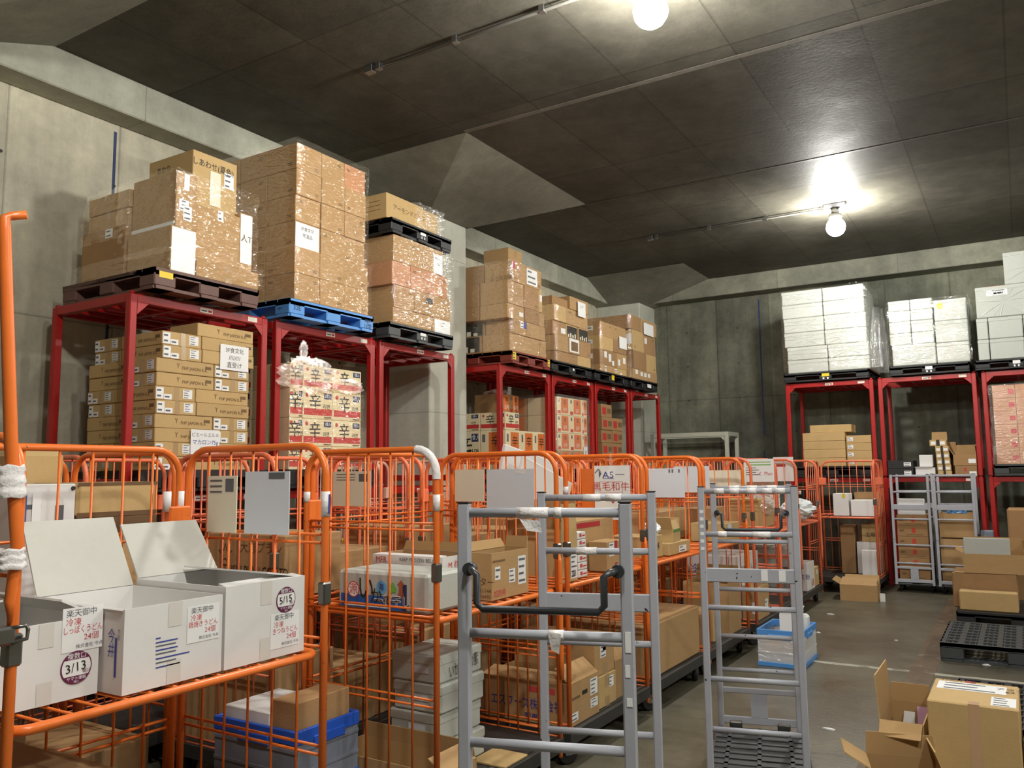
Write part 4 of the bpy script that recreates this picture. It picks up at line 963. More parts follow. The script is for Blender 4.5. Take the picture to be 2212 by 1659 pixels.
# second row behind
ROW2 = []
for k, (y, lab, m) in enumerate(((1.79, 'orange roll cage in the second row behind the white cartons', OR), (3.42, 'faded orange roll cage in the second row, with a grey document board', PK), (4.6, 'faded orange roll cage in the second row behind the red written sheet', PK), (5.75, 'orange roll cage in the second row behind the two big cartons', OR), (6.9, 'faded orange roll cage in the second row near the column', PK), (8.05, 'orange roll cage deep in the second row, past the column', OR), (9.2, 'faded orange roll cage at the far end of the second row', PK))):
    ROW2.append(cage(lab, (-3.56, y, 0), 1.08, m, group='roll cages of the second row', bar=False))
for k, (y, lab, m) in enumerate(((3.0, 'faded orange roll cage parked against the racks, third row', PK), (5.3, 'pale roll cage parked against the racks below the noodle cartons', mat('pale_pink_paint', srgb(226, 178, 160), .4, var=.1, vscale=10)), (7.3, 'faded orange roll cage parked in front of the column', PK))):
    cage(lab, (-4.5, y, 0), 1.08, m, group='roll cages of the third row', bar=False, shelf=False)
# boards and notes on the cages
b = board(C1, 'far', .17, .41, 1.36, 1.595, PG); patch(b, '-y', .55, .88, .9, .98, ING, 'torn_tape')
b = board(C1, 'far', .46, .63, 1.36, 1.58, PC, d=.012, name='document_board'); patch(b, '-y', .62, .72, .9, .95, ING, 'printed_mark', lines=None)
for i in range(3): patch(b, '-y', .08, .9-.1*i, .5, .93-.1*i, ING, 'printed_mark')
b = board(C2, 'far', .13, .44, 1.37, 1.6, PG); patch(b, '-y', .62, .88, .85, .98, WT, 'torn_tape')
b = board(C2, 'far', .46, .66, 1.42, 1.6, PC, name='document_board')
b = board(C3, 'far', .07, .33, 1.26, 1.62, PA, name='hanging_sheet', d=.03)
text(b, '-y', .4, .82, .05, 'A5', INBL, 'handwriting', sx=1.2); text(b, '-y', .12, .84, .07, '↑', ING, 'handwriting'); patch(b, '-y', .24, .755, .56, .762, INBL, 'underline'); patch(b, '-y', .6, .83, .85, .84, ING, 'handwriting')
text(b, '-y', .47, .6, .05, '黒毛和牛', INR, 'handwriting', sx=1.1); text(b, '-y', .52, .36, .06, '↓', INR, 'handwriting')
for e in ((.14, .5, .8, .506), (.14, .694, .8, .7), (.14, .5, .15, .7), (.79, .5, .8, .7)): patch(b, '-y', *e, INR, 'drawn_frame')
crm = MB(); crm.poly([(-.03, -.006, -.07), (.03, -.006, -.07), (.012, -.004, .03), (.006, 0, .1), (-.006, 0, .1), (-.01, -.004, .03)]); o = crm.build('plastic_bag_tie', FILMB, b); o.location = (.0, -.01, .36)
o = MB().box(-.07, -.002, 0, .07, .002, .3).build('orange_plate', OR, C3, (.02, .55-.03, 1.3))
b = board(C4, 'far', .12, .44, 1.37, 1.6, PG)
for u in (.6, .68, .85): patch(b, '-y', u, .85, u+.04, .97, ING, 'torn_tape')
patch(b, '-y', .08, .93, .25, .98, WT, 'torn_tape')
b = board(C5, 'far', .3, .64, 1.38, 1.62, PG)
b = board(C6, 'near', .04, .5, 1.38, 1.58, PC, W=.9, d=.012); b = board(C6, 'far', .0, .3, 1.46, 1.69, PA, W=.9, name='written_sheet', d=.03)
for i in range(2): patch(b, '-y', .08, .84-.12*i, .9, .88-.12*i, GRN, 'green_writing')
for i in range(4): patch(b, '-y', .06, .6-.1*i, .4+.1*(i % 2), .63-.1*i, ING, 'grey_writing')
text(b, '-y', .72, .35, .04, '£  Plan', INR, 'red_writing')
b = board(C7, 'near', .02, .34, 1.36, 1.6, PC, W=.9); b = board(C8, 'near', .02, .24, 1.45, 1.72, PA, name='written_sheet', d=.02); patch(b, '-y', .15, .6, .6, .7, INR, 'red_writing'); b = board(C8, 'near', .3, .5, 1.4, 1.58, PG)
b = board(ROW2[1], 'far', .3, .62, 1.38, 1.6, PC, name='document_board'); patch(b, '-y', .7, .7, .92, .92, ING, 'printed_mark')
for i in range(3): patch(b, '-y', .1, .9-.08*i, .6, .92-.08*i, ING, 'printed_mark')
# tape on tubes
def band(t, x, y, z0, z1, m=WT, name='white_tape', r=.0158):
    return MB().tube([(0, 0, 0), (0, 0, z1-z0)], r, 12).build(name, m, t, (x, y, z0))
xf = CD/2-.014
q = utube((xf-.07, 0, 0), (xf+.07, 0, 0), 1.6, 1.7, .02, cr=.06)
tp = MB(); A_ = arc((xf-.11, -.536, 1.6862-.11), .11, PI/2, 0, 6, (1, 0, 0), (0, 0, 1)); tp.tube(A_[0:1]+A_[1:]+[A_[-1]-Vector((0, 0, .02))], .0185, 10, cap=False); tp.build('white_tape', WT, C2)
b = band(C1, xf, .536, 1.43, 1.52); patch(b, '+x', 0, 0, 1, 1, INBL, 'blue_writing', size=(.034, .008, .07)).location = (0, 0, .01)
band(C2, xf, -.536, 1.42, 1.49); band(C2, -xf, -.536, 1.45, 1.5); band(C3, xf, -.536, 1.46, 1.5)
for t, x, y in ((C1, -xf, .5), (C1, -xf, .44)): b = band(t, x, y, 1.44, 1.52, PA, 'barcode_label')
for t in (C7, C8): band(t, xf, -.4, 1.3, 1.34)
# tall hooked bar of the nearest cage, swung upright and taped
q = MB(); bxp, byp = xf+.012, -.508
P0 = onX(22, 1345, XFR); P1 = onX(12, 470, XFR); P2 = onX(58, 464, XFR+.02)
lp = lambda p: p-Vector((XC, 1.655, 0))
q.tube([lp(P0), lp(P0)+Vector((0, -.004, .05)), lp(onX(38, 1180, XFR)), lp(onX(24, 960, XFR)), lp(onX(10, 500, XFR)), lp(P1), lp(P1)+Vector((0, .015, .008)), lp(P2)], [.005, .012, .016, .016, .015, .012, .011, .011], 12); q.build('hooked_closing_bar', OR, C1)
for ya, yb in ((1005, 1075), (1185, 1230)):
    p, r_ = lp(onX(20, ya, XFR)), lp(onX(24, yb, XFR)); n = 8; tq = MB(); ring = []
    for k in range(n+1):
        c = p+(r_-p)*k/n; w = .036+.003*math.sin(k*2.1); tq_ = [(w*math.cos(a)*.7, w*math.sin(a)) for a in [2*PI*i/16 for i in range(16)]]
        for (dx, dy) in tq_: tq.v.append((c.x+dx, c.y+dy, c.z+.004*math.sin(7*dy*40)))
    for k in range(n):
        for i in range(16): tq.f.append((k*16+i, k*16+(i+1) % 16, (k+1)*16+(i+1) % 16, (k+1)*16+i)); tq.m.append(0); tq.sm.append(True)
    tq.build('white_tape', WT, C1)
lt = lp(onX(18, 1372, XFR)); MB().box(lt.x-.02, lt.y-.07, lt.z-.022, lt.x+.02, lt.y+.01, lt.z+.022, 0, .006).build('latch_housing', PLT, C1)
MB().tube([(lt.x+.015, lt.y+.0, lt.z+.018), (lt.x+.02, lt.y+.03, lt.z+.02), (lt.x+.02, lt.y+.036, lt.z+.01), (lt.x+.02, lt.y+.034, lt.z-.012), (lt.x+.015, lt.y+.0, lt.z-.018)], .005, 8).build('latch_hook', PLT, C1)
# ------------------------------------------------------------------ goods in the cages
SH = .955+.0135+.001; DKZ = .2005
def cx(label, xl, xr, yt, X, d, z0, m=KR, yr=None, **k):
    """closed carton whose aisle-side face spans the survey sight lines on plane X"""
    a, b = yr or (fy(xl, yt+20, X), fy(xr, yt+20, X)); return carton(label, X-d, X, a, b, z0, fz(xl, yt, X), m, **k)
def cy(label, xl, xr, yt, Y, d, z0, m=KR, **k):
    return carton(label, onY(xl, yt+20, Y).x, onY(xr, yt+20, Y).x, Y, Y+d, z0, onY(xl, yt, Y).z, m, **k)
def uvx(b, x, y):
    X = b.location.x+b['_s'][0]/2; p = onX(x, y, X); return (p.y-(b.location.y-b['_s'][1]/2))/b['_s'][1], (p.z-b.location.z)/b['_s'][2]
# the three open white cartons
G = 'open white udon cartons'; Xw = -2.185
y0, y1 = fy(266, 1420, Xw), fy(479, 1380, Xw); Lw = y1-y0; z1 = fz(479, 1284, Xw); Hw = z1-SH
Xr = onY(76, 1279, y0).x; Dw = min(.6, Xw-Xr)
W2 = opencarton('open white carton with rear flap raised high, middle one of three', (Dw, Lw, Hw), (Xw-Dw/2, (y0+y1)/2, SH), 0, {'-x': (28, .26), '-y': (-150, .02)}, WC, GC, WC, 'open_carton', 'carton', G)
X1 = onY(222, 1400, y0).x; y1a = y0-.012
W1 = opencarton('open white carton with the 3/13 round sticker behind the taped pole', (Dw-.05, y1a-1.135, Hw-.02), (X1-(Dw-.05)/2, (y1a+1.135)/2, SH), 0, {'+y': (-62, .12), '-x': (-70, .1)}, WC, GC, WC, 'open_carton', 'carton', G)
y2 = y1+.008; y3 = fy(655, 1340, Xw); z3 = fz(655, 1243, Xw)
W3 = opencarton('open white carton with the 5/15 round sticker, end one of three', (Dw, y3-y2, z3-SH), (Xw-Dw/2+.004, (y2+y3)/2, SH), 0, {'-x': (35, .22), '+y': (-80, .16), '+x': (-82, .05)}, WC, GC, WC, 'open_carton', 'carton', G)
patch(W3, '+y', .2, .9, .32, 1.0, KR, 'torn_edge')
def udon(b, x0, x1, yt, yb, l3):
    u0, va = uvx(b, x0, (yt+yb)/2); u1, _ = uvx(b, x1, (yt+yb)/2); _, v1 = uvx(b, (x0+x1)/2, yt); _, v0 = uvx(b, (x0+x1)/2, yb)
    patch(b, '+x', u0, v0, u1, v1, PA, 'paper_label', .0016); H = (v1-v0)*b['_s'][2]; um = (u0+u1)/2; V = lambda f: v0+(v1-v0)*f
    text(b, '+x', um-(u1-u0)*.04, V(.86), H*.15, '楽天御中', ING); text(b, '+x', u0+(u1-u0)*.27, V(.66), H*.15, '冷凍', INR); text(b, '+x', um+.0, V(.48), H*.15, l3, INR, sx=.88 if len(l3) < 7 else .74)
    text(b, '+x', u0+(u1-u0)*.72, V(.29), H*.15, '24個', INR); text(b, '+x', u0+(u1-u0)*.68, V(.1), H*.085, '株式会社 今井', ING)
udon(W1, 134, 221, 1310, 1404, 'しっぽくうどん'); udon(W2, 404, 472, 1306, 1384, '鍋焼きうどん'); udon(W3, 584, 645, 1322, 1397, 'きつねうどん')
def roundsticker(b, x, y, r, s):
    u, v = uvx(b, x, y); sx, sy, sz = b['_s']; c = Vector((sx/2+.002, -sy/2+u*sy, v*sz)); q = MB(); n = 40
    for k, (ra, m, d) in enumerate(((r, 0, 0), (r*.92, 1, .0006))): q.poly([c+Vector((d, math.cos(2*PI*i/n)*ra, math.sin(2*PI*i/n)*ra)) for i in range(n)], m)
    for sg in (1, -1):      # coloured top and bottom segments
        a0 = math.asin(.5); q.poly([c+Vector((.0012, math.cos(a)*r*.99, sg*math.sin(a)*r*.99)) for a in [a0+(PI-2*a0)*i/16 for i in range(17)]][::sg], 0)
    q.build('round_sticker', [PUR, PA], b)
    hz = sz; text(b, '+x', u, v+r*.68/hz, r*.33, '複数口', PA, off=.0042); text(b, '+x', u-r*.05/sy, v, r*.62, s, INK, 'handwriting', off=.0042, tilt=.1); text(b, '+x', u+r*.62/sy, v-r*.3/hz, r*.2, '個口', PUR, off=.0042)
    text(b, '+x', u, v-r*.66/hz, r*.2, 'ヤマト運輸', PA, off=.0042); text(b, '+x', u, v-r*.86/hz, r*.13, '個口', PA, off=.0042)
roundsticker(W1, 164, 1441, .045, '3/13'); roundsticker(W3, 617, 1295, .043, '5/15')
q = random.Random(3)
for i, (yy, ln, h) in enumerate(((1380, .12, 1), (1389, .55, 1), (1397, .5, 0), (1406, .55, 1), (1414, .5, 0), (1424, .85, 1), (1433, .5, 0), (1443, .6, 1))):
    u, v = uvx(W2, 336, yy); patch(W2, '+x', u, v-.008, u+ln*.4, v+.008, INBL if h else ING, 'blue_print')
text(W2, '-y', .88, .58, .034, '今\n井', INBL, 'brush_lettering', sx=.8); patch(W2, '-y', .915, .2, .935, .66, INBL, 'brush_stroke'); text(W2, '-y', .955, .7, .014, '大\n阪', ING, sx=.7)
for b in (W1, W2, W3): patch(b, '+x', .42, .7, .56, 1, mat('tape_on_white', srgb(214, 210, 204), .3), 'tape'); patch(b, '+x', .42, 0, .56, .28, MATS['tape_on_white'], 'tape')
# below them
carton('brown carton low in the cage under the 3/13 carton', -2.86, -2.24, 1.16, 1.5, DKZ, .74, KD, group='cartons under the white ones', tape=['+x'])
carton('brown carton low in the cage beneath the middle white carton', -2.86, -2.28, 1.52, 1.66, DKZ, .66, KR, group='cartons under the white ones')
carton('low brown carton with shiny tape on the deck near the latch', -2.84, -2.22, 1.72, 2.14, DKZ, .42, KR, group='cartons under the white ones', tape=['+z'], tm=mat('shiny_tape', srgb(200, 214, 214), .12))

def crate(label, x0, x1, y0, y1, z0, h, rim, body, rz=0, group=None, cat='crate'):
    """folding crate: coloured rim and foot, see-through ribbed walls"""
    sx, sy = x1-x0, y1-y0; t = thing('folding_crate', label, cat, ((x0+x1)/2, (y0+y1)/2, z0+.001), rz, group); q = MB(); w = .018
    for z, hh, nm in ((0, .035, 'foot'), (h-.055, .055, 'rim')):
        q = MB(); q.box(-sx/2, -sy/2, z, sx/2, -sy/2+w, z+hh, 0, .003); q.box(-sx/2, sy/2-w, z, sx/2, sy/2, z+hh, 0, .003); q.box(-sx/2, -sy/2+w, z, -sx/2+w, sy/2-w, z+hh, 0, .003); q.box(sx/2-w, -sy/2+w, z, sx/2, sy/2-w, z+hh, 0, .003)
        if z == 0: q.box(-sx/2+w, -sy/2+w, 0, sx/2-w, sy/2-w, .01)
        else: q.box(-.09, -sy/2-.006, z-.02, .09, -sy/2+.004, z+.02, 0, .003); q.box(sx/2-.004, -.09, z-.02, sx/2+.006, .09, z+.02, 0, .003)
        q.build(nm, rim, t)
    for sg in (-1, 1):
        MB().box(-sx/2+.006, sg*(sy/2-.008)-.003, .035, sx/2-.006, sg*(sy/2-.008)+.003, h-.055).build('wall_panel', body, t)
        MB().box(sg*(sx/2-.008)-.003, -sy/2+.012, .035, sg*(sx/2-.008)+.003, sy/2-.012, h-.055).build('wall_panel', body, t)
        for z in (.36, .68):
            MB().box(-sx/2+.004, sg*(sy/2-.004)-.003, h*z, sx/2-.004, sg*(sy/2-.004)+.003, h*z+.012).build('wall_rib', body, t); MB().box(sg*(sx/2-.004)-.003, -sy/2+.01, h*z, sg*(sx/2-.004)+.003, sy/2-.01, h*z+.012).build('wall_rib', body, t)
    return t
SMK = mat('smoky_plastic', srgb(120, 126, 140), .3, var=.15, vscale=6)
crate('smoky folding crate with deep blue rim, upper one between the first two cages', -3.03, -2.53, 2.44, 2.81, .285, .27, DB, SMK, group='deep blue rimmed crates')
crate('smoky folding crate with deep blue rim, lower one on the floor', -3.03, -2.53, 2.44, 2.81, 0, .283, DB, SMK, group='deep blue rimmed crates')
carton('white carton lying in the upper deep blue rimmed crate', -3.0, -2.72, 2.47, 2.78, .302, .6, WC)
carton('brown carton standing in the upper deep blue rimmed crate', -2.71, -2.56, 2.47, 2.78, .302, .66, KD)

# squid box and its neighbours
Y = 2.9; b = carton('white foam box with squid print on the second cage shelf', onY(729, 1270, Y).x, onY(922, 1270, Y).x, Y, Y+.3, SH, onY(729, 1229, Y).z, FO, 'foam_box', 'foam box', c=.012)
SQ = b; V = '-y'
patch(b, V, .04, .04, .78, .38, BLP, 'printed_band'); patch(b, V, .74, .04, .79, .72, NAV, 'printed_band', .0018)
d = MB().disc((0, 0, 0), (0, 1, 0), .036, .001, 26).build('round_crest', INR, b); d.location = (-b['_s'][0]*.31, -b['_s'][1]/2-.002, b['_s'][2]*.5)
d = MB().disc((0, 0, 0), (0, 1, 0), .031, .001, 26).build('crest_field', PA, b); d.location = (-b['_s'][0]*.31, -b['_s'][1]/2-.0028, b['_s'][2]*.5)
text(b, V, .19, .5, .042, '源', INR, 'crest_character', .0045)
text(b, V, .335, .52, .1, 'い', INK, 'brush_lettering', .003, sx=.85); text(b, V, .455, .36, .058, 'か', INK, 'brush_lettering', .0052)
for dx, dy in ((-.006, 0), (.006, 0), (0, .02), (0, -.02)): text(b, V, .63+dx, .25+dy, .042, '一夜干し', PA, 'lettering_outline', .0036)
text(b, V, .63, .25, .042, '一夜干し', INK, 'brush_lettering', .0052)
d = MB().disc((0, 0, 0), (0, 1, 0), .03, .001, 24).build('blue_disc', mat('sky_blue_print', srgb(100, 170, 214), .5), b); d.location = (b['_s'][0]*.01, -b['_s'][1]/2-.0016, b['_s'][2]*.6); text(b, V, .51, .61, .028, '海', INBL, off=.004)
q = MB(); q.poly([(-.02, 0, -.02), (-.008, 0, -.026), (.01, 0, -.016), (.024, 0, -.02), (.03, 0, .0), (.018, 0, .012), (.006, 0, .03), (-.004, 0, .014), (-.012, 0, .006)]); o = q.build('island_shape', GRN, b); o.location = (b['_s'][0]*.125, -b['_s'][1]/2-.0024, b['_s'][2]*.6)
q = MB(); q.poly([(-.012, 0, .0), (.012, 0, .0), (.01, 0, .03), (.02, 0, .036), (0, 0, .055), (-.02, 0, .036), (-.01, 0, .03)])
for i in range(5): x = -.012+.006*i; q.poly([(x-.003, 0, 0), (x+(i-2)*.003-.002, 0, -.026), (x+(i-2)*.003+.002, 0, -.026), (x+.003, 0, 0)])
o = q.build('squid_picture', mat('squid_print', srgb(170, 92, 60), .5), b); o.location = (b['_s'][0]*.225, -b['_s'][1]/2-.0024, b['_s'][2]*.5)
patch(b, V, .08, .07, .6, .11, PA, 'fine_print', .002)
Y = 3.24; xa, xb_ = onY(805, 1250, Y).x, onY(956, 1250, Y).x; zt = onY(805, 1196, Y).z; yl = onX(1018, 1240, xb_).y
b = opencarton('white frozen goods carton with red print behind the squid box', (xb_-xa, yl-Y, zt-SH), ((xa+xb_)/2, (Y+yl)/2, SH), 0, {'-y': (-85, .05), '+y': (20, .05)}, WC, KI, None, 'open_carton')
text(b, '-y', .13, .87, .035, 'MFR', INR, sx=.9); text(b, '-y', .68, .9, .02, 'KEEP FROZEN BELOW', ING); text(b, '+x', .25, .78, .035, 'M', INR); text(b, '+x', .62, .8, .032, 'れんか', INR); text(b, '+x', .6, .28, .075, '×12', INR); patch(b, '+x', .3, .5, .55, .62, ING, 'printed_mark')
Xk = -2.2; ya = fy(1062, 1230, Xk); yb = fy(1141, 1220, Xk); xl_ = max(onY(1010, 1230, ya).x, xb_+.01)
b = opencarton('brown open carton with three white labels at the shelf end, second cage', (Xk-xl_, yb-ya, fz(1062, 1196, Xk)-SH), ((Xk+xl_)/2, (ya+yb)/2, SH), 0, {'+y': (12, .06), '-x': (30, .05)}, KR, KI)
text(b, '-y', .5, .38, .035, 'センター', INB); text(b, '-y', .5, .2, .022, '木曽根1144', INB); text(b, '-y', .5, .08, .018, '0482(95)6430', INB)
patch(b, '+x', .08, .42, .22, .7, PA, 'end_label', lines=2); patch(b, '+x', .45, .3, .62, .6, PA, 'end_label', lines=3); patch(b, '+x', .7, .22, .92, .85, PA, 'end_label', lines=4); text(b, '+x', .2, .12, .03, '加熱用', INR)
patch(b, '+x', .02, .8, .35, .84, INB, 'printed_mark')
G = 'white foam boxes in the second cage'; Xf = -2.36; ya = fy(950, 1480, Xf); yb = fy(1043, 1440, Xf); xl_ = onY(846, 1480, ya).x; zt = fz(950, 1418, Xf); n = 4; dz = (zt-DKZ)/n
for i in range(n):
    j = random.uniform(-.012, .012); b = carton(f'white foam box, {["bottom", "second", "third", "handwritten topmost"][i]} of the pile inside the second cage', xl_+j, Xf+j, ya, yb, DKZ+i*dz, DKZ+(i+1)*dz, FO, 'foam_box', 'foam box', G, c=.01)
    s = b['_s']; MB().box(-s[0]/2-.003, -s[1]/2-.003, s[2]*.62, s[0]/2+.003, s[1]/2+.003, s[2]+.0005, 0, .008).build('lid', FO, b)
    if i == 3: text(b, '+x', .55, .4, .055, 'いか塩辛の素', INK, 'handwriting', .006, sx=.6, tilt=.1); patch(b, '-y', .5, .35, .8, .6, PG, 'faint_print', .004)
    else: patch(b, '-y', .4, .4, .75, .6, PG, 'faint_print', .004)
Y = 2.895; xa, xb_ = max(-2.87, onY(707, 1630, Y).x), onY(957, 1640, Y).x
b = opencarton('open empty brown carton at the bottom of the second cage', (xb_-xa, .25, onY(707, 1618, Y).z-DKZ), ((xa+xb_)/2, Y+.125, DKZ), 0, {'+y': (-5, .07), '+x': (-60, .1)}, KR, KI)
patch(b, '+x', .2, .4, .75, .75, PA, 'end_label', lines=3); text(b, '-y', .4, .2, .045, 'エスフーズ', INB)
p = onZ(1075, 1642, DKZ); carton('flat brown cardboard piece lying on the dark cage deck', p.x-.1, p.x+.1, p.y-.09, p.y+.12, DKZ, DKZ+.012, KP, c=.002)

# third cage
Y = 4.08; xa = onY(1040, 1500, Y).x; Xs = -2.17; yb = fy(1294, 1520, Xs)
b = opencarton('big brown carton lettered in katakana at the foot of the third cage', (Xs-xa, yb-Y, onY(1040, 1446, Y).z-DKZ-.02), ((Xs+xa)/2, (Y+yb)/2, DKZ), 0, {'+x': (-50, .12), '-y': (-75, .12)}, KR, KI)
text(b, '-y', .52, .42, .055, 'エスフーズ株式会社', INBL, sx=.75); text(b, '-y', .58, .12, .035, '関東', INBL); patch(b, '-y', .55, .72, .85, .86, INR, 'printed_mark')
patch(b, '+x', .7, .5, .95, .9, PA, 'end_label', lines=4); patch(b, '+x', .7, .2, .95, .42, PA, 'end_label', lines=3); patch(b, '+x', .05, .1, .28, .3, PA, 'end_label', lines=2); patch(b, '+x', .42, .62, .6, .72, INK, 'hand_hole'); patch(b, '+x', .08, .6, .35, .66, INB, 'printed_mark')
zz = fz(1294, 1466, Xs)
b = carton('brown carton with one white label under the labelled top one, third cage', -2.8, Xs-.01, yb+.01, fy(1335, 1480, Xs), DKZ, zz, KP, tape=['+x']); patch(b, '+x', .6, .55, .85, .9, PA, 'end_label', lines=3)
b = carton('brown carton with a white label, upper of the pile in the third cage', -2.75, Xs-.02, yb+.005, fy(1334, 1420, Xs), zz, fz(1294, 1381, Xs), KR, tape=['+x']); patch(b, '+x', .25, .45, .55, .78, PA, 'end_label', lines=3); patch(b, '+x', .8, .75, .98, .95, PA, 'end_label', lines=1)
b = opencarton('tall open brown carton next to the pile in the third cage', (.45, max(.12, fy(1372, 1450, Xs)-fy(1337, 1450, Xs)), fz(1340, 1428, Xs)-DKZ), (Xs-.25, (fy(1337, 1450, Xs)+fy(1372, 1450, Xs))/2, DKZ), 0, {'+x': (-30, .08)}, KR, KI)
carton('dim brown carton at the back of the third cage deck', -2.88, -2.7, 4.1, 4.6, DKZ+.0, .8, KD) if False else None
Xt = -2.19; b = opencarton('tall narrow brown carton with a big white label on the third cage shelf', (.3, fy(1247, 1200, Xt)-fy(1213, 1200, Xt), fz(1247, 1140, Xt)-SH), (Xt-.15, (fy(1247, 1200, Xt)+fy(1213, 1200, Xt))/2, SH), 0, {'+x': (-2, .14), '+y': (5, .16)}, KP, KI)
patch(b, '+x', .55, .05, .97, .5, PA, 'end_label', lines=5, bar=True)
G = 'small white packets in the third cage'; ya = fy(1248, 1200, -2.22)+.005; hh = .044
for i in range(6):
    for j in range(2):
        b = carton(f'small white packet with red print, {["front", "rear"][j]} column, {rowlab(i, 6)} of the little pile', -2.22-.1*j-.095+.0, -2.22-.1*j, ya-.0*i, ya+.105+.003*(5-i), SH+i*hh, SH+(i+1)*hh-.002, WC, 'packet', 'packet', G, c=.002)
        if j == 0: patch(b, '+x', .2, .3, .45, .8, INR, 'red_print'); patch(b, '+x', .5, .35, .9, .55, REP, 'red_print')
Xg = -2.335; b = carton('large brown carton with red tape along its top edge, third cage', -2.85, Xg, max(fy(1246, 1170, Xg), fy(1248, 1200, -2.22)+.14), min(5.06, fy(1344, 1160, Xg)), SH, fz(1246, 1124, Xg), KR, c=.006)
patch(b, '+x', .0, .84, .62, .94, REDT, 'red_tape')
b = cx('smaller brown carton with red tape pieces before the large one', 1312, 1347, 1170, -2.19, .13, SH, KR); patch(b, '+x', .1, .5, .42, .95, PA, 'end_label', lines=3); patch(b, '+x', .45, .6, .62, 1, REDT, 'red_tape'); patch(b, '+x', .45, 0, .62, .25, REDT, 'red_tape')
sl = thing('leaning_boards', 'white boards leaning on the rear of the third cage', 'board', (-2.6, 4.5, SH+.365))
for k in range(2):
    o = MB().box(-.012, -.34, 0, .012, .34, .33-.06*k, 0, .003).build('board', WC, sl, (-.1+.1*k, .03*k, .04*(1-k))); o.rotation_euler = (-.16-.1*k, .12, 0)
# fourth cage
b = cx('long brown carton with rounded edges at the rear of the fifth cage shelf', 1386, 1490, 1106, -2.62, .22, SH, KR, yr=(6.36, 7.3), c=.02)
b = cx('flat carton with black written numbers on the fourth cage shelf', 1399, 1432, 1160, -2.24, .3, SH, KP); text(b, '+x', .5, .5, .06, '3524', INK, 'handwriting')
b = cx('small pale carton with a label at the shelf edge of the fourth cage', 1446, 1492, 1174, -2.2, .26, SH, KP); patch(b, '+x', .45, .1, .8, .65, PA, 'end_label', lines=2); zt = b.location.z+b['_s'][2]
b = opencarton('open carton with green tape on the small pale one', (.24, .2, .09), (-2.34, b.location.y-.02, zt+.002), .1, {'+x': (-20, .07), '-y': (25, .1), '+y': (15, .08)}, KP, KI); patch(b, '+x', 0, .75, 1, 1, GRT, 'green_tape')
crumple('scrunched white plastic bag on the flat numbered carton', (-2.32, fy(1412, 1150, -2.3), 1.16), (.06, .07, .045), 71, .3, mat('white_plastic_bag', srgb(226, 230, 232), .35), 'plastic_bag')
b = carton('big plain brown carton with bent top edges at the foot of the fourth cage', -2.84, -2.17, fy(1404, 1420, -2.17), 6.22, DKZ, fz(1404, 1352, -2.17), KR, c=.012)
b = carton('big plain brown carton at the foot of the fifth cage, next to the bent-edged one', -2.84, -2.165, 6.36, fy(1536, 1390, -2.17), DKZ, fz(1480, 1345, -2.17), KR, c=.012)
# fifth cage
b = cx('square brown carton alone at the front of the fifth cage shelf', 1574, 1603, 1130, -2.17, .32, SH, KP, yr=(6.98, 7.36)); patch(b, '+x', .1, .5, .4, .95, PG, 'end_label')
b = cx('brown carton at the rear of the sixth cage shelf', 1530, 1600, 1098, -2.6, .25, SH, KR, yr=(7.65, 8.4))
b = cx('narrow brown carton with a label on the fifth cage deck', 1541, 1557, 1320, -2.2, .4, DKZ, KP); patch(b, '+x', .2, .45, .75, .75, PA, 'end_label', lines=2)
b = opencarton('open brown carton with raised flaps on the fifth cage deck', (.4, .34, .42), (-2.38, 7.17, DKZ), 0, {'+x': (8, .1), '+y': (5, .12)}, KR, KI)
# sixth to eighth cages
b = cx('pale carton in a clear bag on the seventh cage shelf', 1622, 1690, 1080, -2.35, .36, SH, KP, yr=(8.68, 9.3), c=.01)
crumple('clear bag round the pale carton on the seventh cage shelf', b.location+Vector((.08, 0, b['_s'][2]*.75)), (.22, b['_s'][1]*.4, .1), 72, .12, CLEAR, 'plastic_bag')
G = 'white printed cartons in the sixth cage'
for i in range(2):
    b = carton(f'white carton with blue and red print, {["lower", "upper"][i]} of two in the sixth cage', -2.8, -2.3, 7.72, 8.4, DKZ+i*.29, DKZ+(i+1)*.29, WC, group=G); text(b, '+x', .4, .5, .07, '冷凍うどん', INBL); patch(b, '+x', .1, .2, .9, .26, INBL, 'blue_print'); text(b, '+x', .85, .6, .06, '24', INR); patch(b, '-y', .1, .2, .9, .26, INBL, 'blue_print'); text(b, '-y', .5, .55, .07, '冷凍うどん', INBL)
b = carton('brown carton with a white label in front of the white printed ones', -2.29, -2.14, 7.75, 8.15, DKZ, .5, KR); patch(b, '+x', .6, .2, .85, .55, PA, 'end_label', lines=2); patch(b, '-y', .6, .2, .85, .55, PA, 'end_label')
crumple('white plastic-wrapped bag bulging over the eighth cage shelf', (-2.27, 10.05, SH+.14), (.17, .38, .12), 73, .22, mat('white_plastic_bag', srgb(226, 230, 232), .35), 'plastic_bag')
b = carton('white box sticking up behind the plastic-wrapped bag', -2.75, -2.5, 9.75, 10.2, SH, SH+.32, WC)
b = cx('tall white carton with red lettering on the eighth cage deck', 1741, 1777, 1218, -2.15, .18, DKZ, WC, yr=(9.85, 10.24)); text(b, '+x', .72, .22, .07, '品番', INR, sx=.8); text(b, '-y', .5, .5, .05, '取扱注意', INBL)
b = cx('brown carton behind the tall white one on the cage deck', 1780, 1803, 1216, -2.16, .17, DKZ, KP, yr=(10.26, 10.52)); patch(b, '+x', .5, .6, .7, .85, PA, 'end_label')
G = 'white foam boxes in the eighth cage'
for i in range(4): foam(f'white foam box, {rowlab(i, 4)} of the pile in the eighth cage', -2.85, -2.35, DKZ+.12*i, DKZ+.12*(i+1), 9.95, .5, G)
